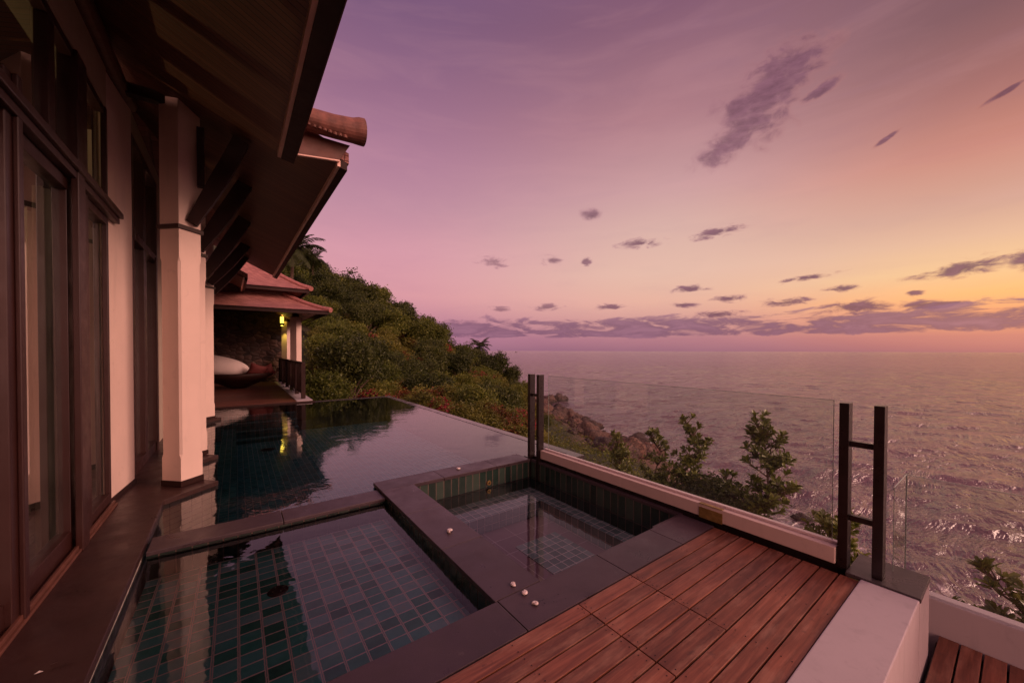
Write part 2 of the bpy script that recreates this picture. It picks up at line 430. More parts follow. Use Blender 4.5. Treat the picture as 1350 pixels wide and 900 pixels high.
fs = [(j*nx+i, j*nx+i+1, (j+1)*nx+i+1, (j+1)*nx+i) for j in range(len(ysq)-1) for i in range(nx-1)]
S.add(vs, fs); tag(S.build('hillside', M_GROUND, smooth=True), kind='structure')

sea_o = tag(SEA_MB.build('sea', M_SEA, smooth=True, normals=False), kind='structure')
fo = np.zeros(len(SEA_MB.v), dtype=np.float32); X, Y, Rr = [q_.ravel() for q_ in SEA_XY]
for i_ in np.nonzero((Rr < 135))[0]:
    z_ = terrain(float(X[i_]), float(Y[i_]), False)
    if z_ > -15.6: fo[SEA_OFF+i_] = min(1., (z_+15.6)/2.3)
at_ = sea_o.data.attributes.new('foam', 'FLOAT', 'POINT'); at_.data.foreach_set('value', fo)

# ------------------------------------------------------------------ leaves and plants
def leaf_mat(name, ramp, rough=.5, trans=.25, spec=.35):
    m = bpy.data.materials.new(name); m.use_nodes = True; t = NT(m.node_tree); b = t.n['Principled BSDF']
    oi = t.node('ShaderNodeObjectInfo').outputs['Random']
    v = t.math('ADD', t.math('MULTIPLY', t.island(), .62), t.math('MULTIPLY', oi, .38))
    c = t.ramp(v, ramp)
    c = t.mix(t.maprange(t.noise(t.pos(), .9, 3, .6), .35, .68, .0, .5), c, tuple(x*.45 for x in ramp[0][1][:3])+(1,))
    t.l.new(c, b.inputs['Base Color']); b.inputs['Roughness'].default_value = rough
    b.inputs['Specular IOR Level'].default_value = spec
    tl = t.node('ShaderNodeBsdfTranslucent'); t.l.new(c, tl.inputs[0])
    mx = t.node('ShaderNodeMixShader'); mx.inputs[0].default_value = trans
    out = t.n['Material Output']; t.l.new(b.outputs[0], mx.inputs[1]); t.l.new(tl.outputs[0], mx.inputs[2]); t.l.new(mx.outputs[0], out.inputs[0])
    return m
L_GREEN = leaf_mat('leaf_green', [(0,(.045,.065,.010,1)),(.5,(.12,.155,.020,1)),(1,(.23,.24,.040,1))])
L_DARK = leaf_mat('leaf_dark', [(0,(.020,.032,.008,1)),(.5,(.060,.082,.016,1)),(1,(.12,.14,.028,1))])
L_OLIVE = leaf_mat('leaf_olive', [(0,(.075,.082,.014,1)),(.5,(.165,.175,.028,1)),(1,(.28,.26,.048,1))])
L_RUST = leaf_mat('leaf_rust', [(0,(.09,.05,.014,1)),(.5,(.20,.075,.025,1)),(1,(.32,.11,.035,1))])
L_PINK = leaf_mat('bougainvillea', [(0,(.20,.022,.035,1)),(.5,(.40,.04,.065,1)),(1,(.50,.08,.09,1))])
L_SHRUB = leaf_mat('shrub_leaf', [(0,(.060,.085,.015,1)),(.5,(.16,.20,.030,1)),(1,(.32,.33,.06,1))], .35, .22, .5)
L_PALM = leaf_mat('palm_leaf', [(0,(.020,.032,.008,1)),(1,(.060,.075,.018,1))], .45, .2)
M_BARK = plain('bark', (.10,.065,.045,1), .85, 0, .35, 8, .5, 40)

def unit(v): return v/np.maximum(np.linalg.norm(v, axis=-1, keepdims=True), 1e-9)
def leaf_quads(c, nrm, L, W):
    """c (n,3) centres, nrm (n,3) facing; returns verts, faces of n folded leaves"""
    n = len(c); r_ = rng.normal(size=(n,3)); a = unit(np.cross(nrm, r_)); bb = np.cross(unit(nrm), a)
    L = np.asarray(L).reshape(-1,1); W = np.asarray(W).reshape(-1,1)
    fold = unit(nrm)*W*.35
    v0 = c-a*L*.5; v2 = c+a*L*.5; v1 = c+bb*W*.5+fold+a*L*.08; v3 = c-bb*W*.5+fold+a*L*.08
    V = np.stack([v0,v1,v2,v3], 1).reshape(-1,3)
    i = np.arange(n)*4
    F = np.concatenate([np.stack([i,i+1,i+2],1), np.stack([i,i+2,i+3],1)])
    return V, F
def add_np(mb, V, F, m=0):
    o = len(mb.v); mb.v += [tuple(p) for p in V.tolist()]; mb.f += [tuple(x+o for x in f) for f in F.tolist()]; mb.m += [m]*len(F)

def crown_verts(r, h, nclump, nleaf, ls, seed, flat=.75, up=.35):
    """leaf clumps scattered through an uneven crown of radius r, height h, base at z=0"""
    g = np.random.default_rng(seed)
    lobes = [(g.uniform(-.45,.45)*r, g.uniform(-.45,.45)*r, g.uniform(.35,.8)*h, g.uniform(.38,.68)*r) for _ in range(7)]
    C = []
    while len(C) < nclump:
        lx, ly, lz, lr = lobes[g.integers(len(lobes))]
        d = unit(g.normal(size=3)); 
        if d[2] < -.45: continue
        rad = lr*(g.uniform(.55,1.08))
        pt = np.array([lx,ly,lz])+d*rad*np.array([1,1,flat])
        if pt[2] < .05*h: continue
        C.append((pt, d))
    cs = []; ns = []
    for pt, d in C:
        k = int(nleaf*g.uniform(.6,1.4)); s = r*g.uniform(.09,.2)
        q = pt+g.normal(size=(k,3))*np.array([s,s,s*.7])*.92
        cs.append(q); ns.append(unit(d*.7+np.array([0,0,up])+g.normal(size=(k,3))*.75))
    c = np.concatenate(cs); nn = np.concatenate(ns)
    L = g.uniform(.7,1.3,len(c))*ls
    return leaf_quads(c, nn, L, L*.55)

def make_tree(name, leafm, r, h, trunk, nclump, nleaf, ls, seed, second=None):
    root = bpy.data.objects.new(name, None); COL.objects.link(root); root['_w'] = (0.,0.,0.); root.empty_display_size = .1
    mb = MB(); V, F = crown_verts(r, h, nclump, nleaf, ls, seed); V[:,2] += trunk
    mi = np.zeros(len(F), int); add_np(mb, V, F)
    mats = [leafm]
    if second:
        mats.append(second)
        g = np.random.default_rng(seed+99)
        pts = V.reshape(-1,4,3).mean(1); n = len(pts)
        ctrs = pts[g.integers(n, size=9)]
        dmin = np.min(np.linalg.norm(pts[:,None]-ctrs[None], axis=2), axis=1)
        sel = (dmin < r*.42) & (g.random(n) < .8)
        mb.m = list(np.concatenate([sel, sel]).astype(int))
    cr = mb.build('crown', mats, root, normals=False)
    tb = MB(); g = random.Random(seed)
    top = (g.uniform(-.2,.2)*r, g.uniform(-.2,.2)*r, trunk+h*.6)
    tb.tube([(0,0,-.8),(g.uniform(-.1,.1),0,trunk*.6),top], [r*.09,r*.065,r*.03], 7)
    for k in range(6):
        a = k*2*PI/6+g.uniform(-.4,.4); zz = trunk*.6+h*.1*g.random()
        tb.tube([(0,0,zz),(math.cos(a)*r*.35,math.sin(a)*r*.35,zz+h*.3),(math.cos(a)*r*.6,math.sin(a)*r*.6,zz+h*.42)], [r*.045,r*.03,r*.012], 5)
    tb.build('trunk', M_BARK, root)
    return root

protos = {}
def P_(key, *a, **k): protos[key] = make_tree(*a, **k)
for i in range(2):
    P_(('green',i), 'hillside_tree', L_GREEN, 2.4, 3.7, 1.0, 110, 48, .27, 11+i)
    P_(('dark',i), 'hillside_tree', L_DARK, 2.5, 4.1, 1.2, 105, 48, .28, 21+i)
    P_(('olive',i), 'hillside_shrub', L_OLIVE, 2.0, 2.6, .3, 62, 50, .28, 31+i)
    P_(('rust',i), 'hillside_shrub', L_OLIVE, 2.0, 2.5, .3, 62, 50, .26, 41+i, second=L_RUST)
P_(('pink',0), 'flowering_shrub', L_OLIVE, 1.9, 2.4, .3, 62, 50, .24, 51, second=L_PINK)
# finer leaved ones for near the pool
P_(('ngreen',0), 'leafy_bush', L_GREEN, 1.3, 2.0, .2, 120, 55, .13, 61)
P_(('ndark',0), 'leafy_bush', L_DARK, 1.5, 2.6, .3, 130, 55, .15, 62)
P_(('nolive',0), 'leafy_bush', L_OLIVE, 1.2, 1.6, .1, 110, 55, .12, 63)
P_(('nrust',0), 'leafy_bush', L_OLIVE, 1.2, 1.6, .1, 110, 55, .12, 64, second=L_RUST)
P_(('npink',0), 'flowering_bush', L_OLIVE, 1.2, 1.6, .1, 110, 55, .115, 65, second=L_PINK)
used = set()
def place(key, x, y, s=1., sz=None, z=None, rot=None, label=None, cat='tree', group=None):
    src = protos[key]
    o = src if key not in used else copy_tree(src)
    used.add(key)
    o.location = (x, y, terrain(x,y)-.15 if z is None else z)
    o.rotation_euler = (0,0,rng.uniform(0,2*PI) if rot is None else rot); o.scale = (s, s, s if sz is None else sz)
    tag(o, label, cat, group); return o

KINDS = {
 'green': ('mid green leafy tree in the mixed woods of the hillside', 'tree', 'green trees on the hillside'),
 'dark': ('dark green dense tree in the mixed woods of the hillside', 'tree', 'dark trees on the hillside'),
 'olive': ('yellowish green low shrub between the trees of the hillside', 'shrub', 'olive shrubs on the hillside'),
 'rust': ('rusty red and olive shrub between the trees of the hillside', 'shrub', 'rusty shrubs on the hillside'),
 'pink': ('shrub with pink red flowers on the slope beyond the pool', 'shrub', 'pink flowering shrubs on the slope'),
 'ngreen': ('fresh green bush close behind the infinity edge of the pool', 'bush', 'green bushes behind the infinity edge'),
 'ndark': ('dark green bush close behind the infinity edge of the pool', 'bush', 'dark bushes behind the infinity edge'),
 'nolive': ('yellow green bush close behind the infinity edge of the pool', 'bush', 'yellow green bushes behind the infinity edge'),
 'nrust': ('rusty orange tipped bush close behind the infinity edge of the pool', 'bush', 'rusty bushes behind the infinity edge'),
 'npink': ('bush with crimson flowers close behind the infinity edge of the pool', 'bush', 'crimson flowering bushes behind the infinity edge'),
}
def scatter(kind, x, y, s, sz=None):
    lab, cat, grp = KINDS[kind]
    idx = [k[1] for k in protos if k[0] == kind]
    place((kind, random.choice(idx)), x, y, s, sz, label=lab, cat=cat, group=grp)
cnt = 0
D = 17.0
while D < 112:
    step = max(1.6, D*.052)
    az0, az1 = math.radians(2 if D > 40 else 8), math.radians(41.5)
    k = int((az1-az0)*D/step)
    for j in range(k):
        az = az0+(j+.5+random.uniform(-.4,.4))/k*(az1-az0); d = D+random.uniform(-.4,.4)*step
        x, y = math.sin(az)*d, math.cos(az)*d
        if x < 5.3 and y < 24.5: continue
        if az > math.radians(38.5) and d < 34: continue
        if x < 3 and y < 40: continue
        if math.hypot(x-49.5, y-82) < 5 or math.hypot(x-4.4,y-43) < 3: continue
        zt = terrain(x, y)
        if zt < -9.6 or (az > math.radians(38) and zt < -7.5 and random.random() < .6): continue
        low = min(1., max(0., (zt+3)/8.))
        near = D < 27
        lowfac = (x*.5-y*.25) / max(D*.3, 1)
        if near:
            kind = random.choices(['ngreen','ndark','nolive','nrust','npink'], [3,2,4,3,2])[0]
            s = random.uniform(.8,1.15)*(1.05 if D < 20 else 1.25)
        else:
            red = max(0, 1-abs(zt+1.5)/6.)
            kind = random.choices(['green','dark','olive','rust','pink'], [3+3*low, 1.6+4*low, 3.6, 1.0+1.6*red, .8+3.8*red])[0]
            s = step/3.6*random.uniform(.85,1.35)
            if D > 88: s *= .85
            if az > math.radians(34): s *= .72
        scatter(kind, x, y, s, s*random.uniform(.85,1.25)); cnt += 1
    D += step*.92
print('hillside plants', cnt)
# feature plants near the pavilion and pool corner
place(('ngreen',0), 3.2, 16.2, .95, .8, z=-1.2, label='bright yellow green bush between the pavilion railing and the pool corner', cat='bush')
for (x,y,s,lab) in [(4.4,19.5,1.05,'tall dark bush right beside the pavilion columns'),(6.2,23.0,1.15,'tall dark bush a little right of the pavilion roof corner')]:
    place(('ndark',0), x, y, s, s*1.2, z=-1.5, label=lab, cat='bush')
0 and place(('dark',0), 5.0, 28., 1.0, 1.2, z=-.5, label='dark spreading tree directly behind the pavilion eave corner', cat='tree')
0 and place(('green',1), 6.5, 31., 1.0, 1.2, z=-1.5, label='green spreading tree right of and behind the pavilion', cat='tree')

# ---- low undergrowth on the bare parts of the slope
g = np.random.default_rng(77); C_ = []; N_ = []; S_ = []
while len(C_) < 26000:
    d = 6.5*(9.5**g.random()); a = math.radians(g.uniform(12, 92)); x, y = math.sin(a)*d, math.cos(a)*d
    if x < 4.75 or (y > 13.4 and x < 2.6): continue
    zt = terrain(x, y)
    if zt < -11.2 or (zt < -9.8 and g.random() < .7): continue
    k = mnoise.noise(Vector((x*.5,y*.5,2)))+mnoise.noise(Vector((x*1.7,y*1.7,6)))*.5
    if k < -.25 and g.random() < .6: continue
    C_.append((x, y, zt+g.random()**1.5*(.25+.7*max(0,k+.3))*(.7+d*.02))); N_.append(unit(np.array([g.normal()*.6,g.normal()*.6,.8]))); S_.append(g.uniform(.6,1.4)*(.10+d*.0055))
V_, F_ = leaf_quads(np.array(C_), np.array(N_), np.array(S_), np.array(S_)*.5)
S = MB(); add_np(S, V_, F_); nl = len(C_); mi = (g.random(nl) < .28).astype(int); S.m = list(np.concatenate([mi, mi]))
tag(S.build('undergrowth', [L_GREEN, L_OLIVE], normals=False), 'low leafy undergrowth covering the slope between the pool and the boulders', 'undergrowth', kind='stuff')

# ---- palms
def make_palm(name, label, loc, height, fl, lean, seed, nf=26):
    root = thing(name, label, 'palm tree', loc); g = random.Random(seed)
    x0,y0,z0 = loc
    top = Vector((x0+lean[0], y0+lean[1], z0+height))
    tb = MB(); pts = [(x0,y0,z0-.5),(x0+lean[0]*.3,y0+lean[1]*.3,z0+height*.5),top]
    tb.tube(pts, [.22,.16,.13], 9); tb.build('trunk', M_BARK, root)
    for i in range(nf):
        a = i*2.399+g.uniform(-.2,.2); el = math.radians(g.uniform(-35,78)); L = fl*g.uniform(.8,1.1)
        mb = MB(); n = 15; P0 = top.copy(); d = Vector((math.cos(a)*math.cos(el), math.sin(a)*math.cos(el), math.sin(el)))
        pp = [P0.copy()]
        for k in range(n):
            d = (d+Vector((0,0,-.085-.05*k/n))).normalized(); P0 = P0+d*(L/n); pp.append(P0.copy())
        mb.tube(pp, [.035*(1-k/(n+1))+.006 for k in range(n+1)], 4)
        for k in range(2, n+1):
            for sgn in (-1,1):
              for q in range(2):
                dd = (pp[k]-pp[k-1]).normalized(); side = dd.cross(Vector((0,0,1))).normalized()*sgn
                ll = L*.26*math.sin(PI*min(1,(k/(n+1))*.85+.12))*g.uniform(.8,1.1)
                b0 = pp[k-1]+(pp[k]-pp[k-1])*(q*.5)
                tip = b0+side*ll*.8+dd*ll*.55+Vector((0,0,-ll*g.uniform(.25,.6)))
                wv = dd*.045*fl/3
                mid = b0*.45+tip*.55+Vector((0,0,ll*.08))
                mb.add([b0-wv*.6, b0+wv*.6, mid+wv, tip, mid-wv], [(0,1,2,3,4)])
        mb.build('frond', L_PALM, root, normals=False)
    return root
zt = terrain(50.5, 84)
make_palm('palm_tree', 'coconut palm rising on the hillside ridge against the horizon', (50.5,84,zt), 2.6-zt, 3.9, (.6,0), 3)
zt = terrain(4.9, 44)
make_palm('palm_tree', 'palm fronds just behind the villa eave at the top of the hill', (4.4,44,zt), 11.6-zt, 3.4, (.3,0), 5)
zt = terrain(9.2, 60)
make_palm('palm_tree', 'small palm low on the hilltop right of the taller fronds', (8.6,60,zt), 14.2-zt, 2.8, (.3,0), 8, 20)
# open crowned tree standing proud of the ridge
place(('green',0), 45.5, 88, 1.05, 1.35, label='open crowned tree standing proud of the ridge left of the palm', cat='tree')

# ---- shrubs behind the glass: stems with whorls of big leaves
def whorl(mb, p, d, n, L, g):
    d = Vector(d).normalized(); ref = Vector((0,0,1)) if abs(d.z) < .9 else Vector((1,0,0))
    a = d.cross(ref).normalized(); b_ = d.cross(a).normalized()
    for i in range(n):
        t_ = i*2.4+g.uniform(-.3,.3); sp = g.uniform(.35,1.15)
        o = (a*math.cos(t_)+b_*math.sin(t_))*math.sin(sp)+d*math.cos(sp); o.normalize()
        l = L*g.uniform(.7,1.15); w = l*.23
        s_ = o.cross(d).normalized(); nn = s_.cross(o).normalized()
        b0 = Vector(p)+o*.012-d*g.uniform(0,.06)
        q1 = b0+o*l*.35; q2 = b0+o*l*.75+nn*(-l*.05); tip = b0+o*l+nn*(-l*.12)
        mb.add([b0, q1-s_*w*.6+nn*w*.3, q2-s_*w+nn*w*.35, tip, q2+s_*w+nn*w*.35, q1+s_*w*.6+nn*w*.3, q1, q2],
               [(0,6,1),(1,6,7,2),(2,7,3),(0,5,6),(6,5,4,7),(7,4,3)])
def make_shrub(label, x, y, ztop, width, seed, L=.15, base=-2.9, dens=1.0):
    root = thing('broadleaf_shrub', label, 'shrub', (x,y,base)); g = random.Random(seed)
    mb = MB(); st = MB(); H = ztop-base
    ax = [(x+g.uniform(-.08,.08)*k, y+g.uniform(-.08,.08)*k, base+H*k/6) for k in range(7)]
    ax[-1] = (x, y, ztop-.05)
    st.tube(ax, [.035,.03,.026,.02,.016,.011,.006], 6)
    whorl(mb, ax[-1], (0,0,1), 9, L*.9, g)
    nb_ = int(78*dens)
    for i in range(nb_):
        k = g.uniform(.30,.97); zz = base+H*k
        f = k*6; i0 = min(5,int(f)); fr_ = f-i0
        p0 = Vector(ax[i0]).lerp(Vector(ax[i0+1]), fr_)
        a = g.uniform(0,2*PI); w = width*.5*(1-k)**.62*1.02*g.uniform(.45,1.1)+.05
        e = p0+Vector((math.cos(a)*w, math.sin(a)*w, w*g.uniform(.35,.95)+.05))
        mid = p0.lerp(e,.55)+Vector((0,0,-.04*w))
        st.tube([p0, mid, e], [.012,.008,.004], 4)
        dv = (e-mid); whorl(mb, e, dv+Vector((0,0,.4*dv.length)), g.randint(9,14), L, g)
        if w > .15:
            whorl(mb, mid, dv+Vector((0,0,.25)), g.randint(4,7), L*.9, g)
            for q in range(2):
                e2 = mid+Vector((g.uniform(-1,1), g.uniform(-1,1), g.uniform(.2,1)))*w*.45
                st.tube([mid, e2], [.006,.003], 4); whorl(mb, e2, e2-mid, g.randint(6,9), L*.9, g)
    mb.build('foliage', L_SHRUB, root, normals=False); st.build('stem', M_BARK, root)
make_shrub('tallest shrub behind the glass balustrade, broad at its foot', 6.5,2.47,.66, 1.1, 1, .115)
make_shrub('second tallest shrub behind the glass, next left of the tallest', 6.5,3.62,.44, .78, 2, .10)
make_shrub('slim upright shrub just left of the second tallest one behind the glass', 6.5,4.33,.05, .62, 3, .09, dens=.9)
make_shrub('low thin shrub between the two tallest shrubs behind the glass', 6.55,2.95,-.40, .7, 4, .085, dens=.7)
make_shrub('small shrub just right of the tallest one behind the glass', 6.5,1.72,-.66, .8, 5, .11, dens=.6)
make_shrub('sparse shrub seen between the uprights of the right post frame', 6.5,1.28,-.50, 1.0, 6, .10, dens=.6)
make_shrub('lone leafy shrub below the glass of the lower terrace', 6.3,.20,-.62, 1.0, 7, .11, dens=.8)
make_shrub('short shrub standing leftmost behind the glass, in front of the boulders', 7.2,5.6,-.30, .8, 8, .09, dens=.8)
make_shrub('low shrub at the foot of the slim upright one behind the glass', 6.9,4.1,-.62, .8, 9, .09, dens=.7)
for i,(x,y,s,kd) in enumerate([(5.9,5.6,.62,'ngreen'),(6.2,4.8,.55,'nolive'),(5.9,3.9,.5,'ngreen'),(6.2,3.2,.52,'ndark'),(6.0,2.4,.42,'ngreen'),(6.2,8.8,.8,'nrust'),(6.3,10.6,.85,'nolive'),(6.0,12.6,.85,'npink'),(7.8,11.5,.95,'nrust'),(8.4,13.4,1.,'ngreen'),(5.9,14.2,.85,'nolive'),(10.5,14,1.,'npink'),(7.0,15.6,1.,'nrust')]):
    lab, cat, grp = KINDS[kd]
    tz = -1.55 if y < 4.9 else (-1.9 if y < 7.5 else (-1.75 if y < 9.5 else -1.25))
    if y < 6: lab = lab.replace('close behind the infinity edge of the pool', 'low behind the glass balustrade'); grp = grp.replace('infinity edge', 'glass balustrade')
    place((kd,0), x, y, s, s*.95, z=tz-.3-(x-6)*.28, label=lab, cat=cat, group=grp)

# ------------------------------------------------------------------ boulders
m, t, b = mat('boulder_rock'); p = t.obj()
oi = t.node('ShaderNodeObjectInfo').outputs['Random']
c = t.ramp(t.noise(p, 1.3, 6, .65), [(.3,(.07,.038,.030,1)),(.55,(.23,.115,.080,1)),(.75,(.33,.18,.13,1))])
c = t.mix(t.maprange(oi, 0, 1, .1, .95), c, (.055,.038,.040,1))
ck = t.noise(p, 2.2, 7, .75, 1.5); c = t.mix(t.maprange(t.math('ABSOLUTE', t.math('SUBTRACT', ck, .5)), .0, .03, .8, 0.), c, (.02,.013,.012,1))
c = t.mix(t.maprange(t.sep(t.pos())[2], -12.6, -11.9, .9, 0), c, (.018,.012,.012,1))
t.l.new(c, b.inputs['Base Color']); b.inputs['Roughness'].default_value = .8
t.set(b.inputs['Normal'], t.bump(t.math('ADD', t.noise(p, 5, 6, .65), t.maprange(t.math('ABSOLUTE', t.math('SUBTRACT', ck, .5)), .0, .04, -.6, 0.)), 1., .16)); M_ROCK = m
import bmesh
rockp = []
for i in range(4):
    bm = bmesh.new(); bmesh.ops.create_icosphere(bm, subdivisions=4, radius=1)
    for v in bm.verts:
        c3 = v.co.copy(); k = 1+.42*mnoise.noise(c3*1.1+Vector((i*7,0,0)))+.20*mnoise.noise(c3*2.6+Vector((0,i*5,0)))-.10*abs(mnoise.noise(c3*5))+.04*mnoise.noise(c3*11)
        v.co = Vector((c3.x*k, c3.y*k*.85, c3.z*k*.72))
    me = bpy.data.meshes.new('boulder'); bm.to_mesh(me); bm.free(); me.materials.append(M_ROCK)
    me.polygons.foreach_set('use_smooth', [True]*len(me.polygons)); rockp.append(me)
def rock(x, y, r_, z=None, label=None, group='boulders along the shore', sc=None):
    o = bpy.data.objects.new('boulder', random.choice(rockp)); COL.objects.link(o)
    o.location = (x, y, (terrain(x,y)+r_*.2) if z is None else z); o.scale = sc or (r_,r_*random.uniform(.8,1.2),r_*random.uniform(.8,1.1))
    o.rotation_euler = (random.uniform(-.3,.3),random.uniform(-.3,.3),random.uniform(0,6.28))
    tag(o, label or 'rounded pinkish brown boulder in the rock pile along the shore', 'boulder', None if label else group)
rock(53.5,48.0,1.5,-12.9,'lone dark rock in the sea off the boulders', sc=(1.9,1.1,1.3))
rock(50.5,41.5,.8,-13.0,'small flat rock awash between the boulders and the lone dark rock')
rock(48.5,34.5,1.9,-12.2,'large rounded boulder at the seaward end of the rock pile')
rock(76,80,2.6,-12.8,'dark rock at the far tip of the headland')
rock(71,79,2.2,-12.2,'reddish rock just inside the headland tip')
rock(39.6,11.2,.75,-13.0,'small dark rock in the foam right of the tallest shrub')
SH = [(24,40.5),(28,43),(34,46),(38,49.5),(44,51.5),(50,53),(56,55.5),(62,59),(68,64),(74,70),(80,76)]
for i in range(150):
    y = random.uniform(26,82); xs_ = interp(SH, y)
    off = random.random()**1.1*13; x = xs_-off+1.2
    r_ = (.5+2.1*random.random()**2.6)*(1 if off < 9 else .75)
    rock(x, y, r_)

# ------------------------------------------------------------------ pool basins, coping, walkway (structure)
PL = [(-.60,-2.),(-.60,2.6),(-.635,5.396),(-.19,5.82),(-.60,6.23),(-.62,6.85),(-.234,7.24),(-.64,7.65),(-.64,10.88),(-.30,11.22),(-.64,11.56),(-.64,13.5)]
S = MB()
S.prism([(-1.16,-2.)]+PL+[(-1.16,13.5)], -.06, 0.)
tag(S.build('walkway', M_WALK, bevel=.004), kind='structure')
S = MB()  # mosaic face under the walkway edge
S.prism([(-1.10,-2.)]+[(a-.012,b_) for a,b_ in PL]+[(-1.10,13.5)], -1.6, -.062)
tag(S.build('pool_edge_wall', M_MOSAIC), kind='structure')
# coping slabs, each stone its own island
S = MB(); g_ = .0025
def slabs(x0,x1,y0,y1,z0,z1,cuts,axis):
    c_ = [x0 if axis == 0 else y0]+cuts+[x1 if axis == 0 else y1]
    for a,b_ in zip(c_,c_[1:]):
        if axis == 0: S.box(a+g_,b_-g_,y0,y1,z0,z1)
        else: S.box(x0,x1,a+g_,b_-g_,z0,z1)
slabs(1.32,1.70,1.975,4.30,-.04,0,[2.75,3.55],1)
slabs(1.32,3.50,4.30,4.635,-.04,0,[2.1,2.9],0)
slabs(-.60,3.52,1.66,1.97,-.04,0,[.3,1.335,2.27,2.98],0)
slabs(3.505,3.60,1.975,4.30,-.04,-.004,[3.1],1)
slabs(3.045,3.50,1.972,1.99,-.04,0,[],0)
tag(S.build('pool_coping', M_COP, bevel=.003), kind='structure')
S = MB()
for a,b_ in ((-.60,.35),(.355,1.316)): S.box(a,b_,4.16,4.46,-.07,-.032)
tag(S.build('pool_weir', M_COP, bevel=.006), kind='structure')
S = MB()
S.box(-.60,1.316,4.18,4.44,-1.4,-.072)                # wall under the weir
S.box(1.33,1.69,1.985,4.62,-1.4,-.042); S.box(1.33,3.49,4.31,4.62,-1.4,-.042)   # walls under the coping
S.box(-.60,3.7,1.70,1.965,-1.4,-.042); S.box(3.512,3.7,1.97,4.30,-1.4,-.042)
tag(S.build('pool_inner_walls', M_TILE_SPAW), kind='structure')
S = MB(); S.box(-.598,1.33,1.97,4.178,-.80,-.27); tag(S.build('lower_pool_floor', M_TILE), kind='structure')
S = MB(); S.box(-.63,4.30,4.45,13.4,-1.5,-.90)
S.box(-.62,-.02,4.46,13.4,-.899,-.55)                  # ledge along the villa
for k in range(4): S.box(-.3,1.45,12.2+k*.28,13.36,-.898,-.80+k*.17)  # steps up to the pavilion
tag(S.build('upper_pool_floor', M_TILE_UP), kind='structure')
S = MB(); S.box(1.692,3.51,1.967,4.308,-1.3,-.62)
tag(S.build('spa_floor', M_SPAFLOOR), kind='structure')
S = MB()
S.box(1.692,1.95,1.968,4.307,-.61,-.42); S.box(1.952,3.508,1.968,2.15,-.61,-.42)
S.box(1.952,3.508,3.84,4.307,-.61,-.42); S.box(3.3,3.508,2.152,3.838,-.61,-.42)
S.box(2.52,3.12,2.62,3.36,-.619,-.605); S.box(2.10,2.16,2.3,3.7,-.619,-.612); S.box(2.161,3.15,2.24,2.30,-.619,-.612)
tag(S.build('spa_bench', M_TILE_SPA, bevel=.004), kind='structure')
S = MB(); S.add([(-.598,1.966,-.088),(1.334,1.966,-.088),(1.334,4.19,-.088),(-.598,4.19,-.088)],[(0,1,2,3)])
tag(S.build('lower_pool_water', M_WATER_LOW), kind='structure')
S = MB(); S.add([(1.69,1.964,-.262),(3.513,1.964,-.262),(3.513,4.312,-.262),(1.69,4.312,-.262)],[(0,1,2,3)])
tag(S.build('spa_water', M_WATER_SPA), kind='structure')
S = MB()
S.add([(-.648,4.405,-.052),(1.325,4.405,-.052),(1.325,4.625,-.052),(3.5,4.625,-.052),(3.64,4.625,-.052),(3.64,4.3,-.052),(4.262,4.3,-.052),(4.262,13.36,-.052),(-.648,13.36,-.052)],[tuple(range(9))])
tag(S.build('upper_pool_water', M_WATER_UP), kind='structure')
S = MB()   # infinity edge
S.prism([(4.26,4.1),(4.43,4.1),(4.47,13.62),(4.26,13.36)], -1.9, -.046)
S.prism([(1.95,13.362),(4.258,13.362),(4.46,13.63),(1.95,13.60)], -1.9, -.047)
S.box(3.66,4.258,4.10,4.298,-1.9,-.044)
tag(S.build('infinity_edge', granite('wet_edge_stone', (.06,.045,.05,1), (.10,.08,.085,1), .12, .05), bevel=.004), kind='structure')
# structural mass under terrace
S = MB(); S.box(-8,3.6,.375,1.695,-4,-.13); S.box(-8,3.6,-6,.374,-4,-.95); S.box(-8,4.25,13.64,14,-4,-.2); S.box(3.61,4.25,4.12,13.3,-4,-1.55); S.box(-8,3.6,1.7,13.6,-4,-1.55)
tag(S.build('terrace_foundation', M_WHITE), kind='structure')

# wood deck: every board its own island
S = MB(); gp = .010
for k in range(9):
    y1 = 1.652-k*.1105; y0 = y1-.1105
    segs = [(-.6,.7),(.7,1.735),(1.735,2.262),(2.262,3.50)] if k < 6 else [(-.6,1.2),(1.2,3.50)]
    for a,b_ in segs: S.box(a+.003,b_-.003,y0+gp*.5,y1-gp*.5,-.028,random.uniform(-.001,.0015))
for k in range(20):
    y1 = .655-k*.1105; S.box(-.6,1.1,y1-.1105+gp*.5,y1-gp*.5,-.028,0)
tag(S.build('wood_deck', M_DECK, bevel=.0028), kind='structure')
S = MB()
for x,y in [(1.72,1.60),(1.755,1.60),(2.245,1.62),(2.285,1.60),(2.245,1.37),(2.285,1.26),(2.285,1.48)]:
    S.lathe([(.004,0),(.004,.0012)], (x,y,.0012), 8)
for k in range(9):
    for xx in ([.73,1.20,1.70,1.77,2.225,2.30,2.9,3.46] if k < 6 else [1.25,1.77,2.30,2.9,3.46]):
        for dy in (.03,.08): S.lathe([(.0035,0),(.0035,.0009)], (xx+random.uniform(-.004,.004),1.652-k*.1105-dy+random.uniform(-.004,.004),.0014), 8)
S2 = MB(); S2.box(-.6,3.5,.656,1.64,-.12,-.04); S2.box(-.6,1.1,-1.6,.655,-.12,-.04); tag(S2.build('deck_underlay', M_METAL), kind='structure')
tag(S.build('deck_fixings', M_METAL), kind='structure')
# lower deck
S = MB()
for k in range(26):
    y1 = .35-k*.105; S.box(.2,4.19,y1-.105+gp*.5,y1-gp*.5,-.53,-.5)
tag(S.build('lower_deck', M_DECK, bevel=.0028), kind='structure')
S = MB(); S.box(-.6,4.195,-4,.36,-.9,-.56); tag(S.build('lower_deck_base', M_METAL), kind='structure')

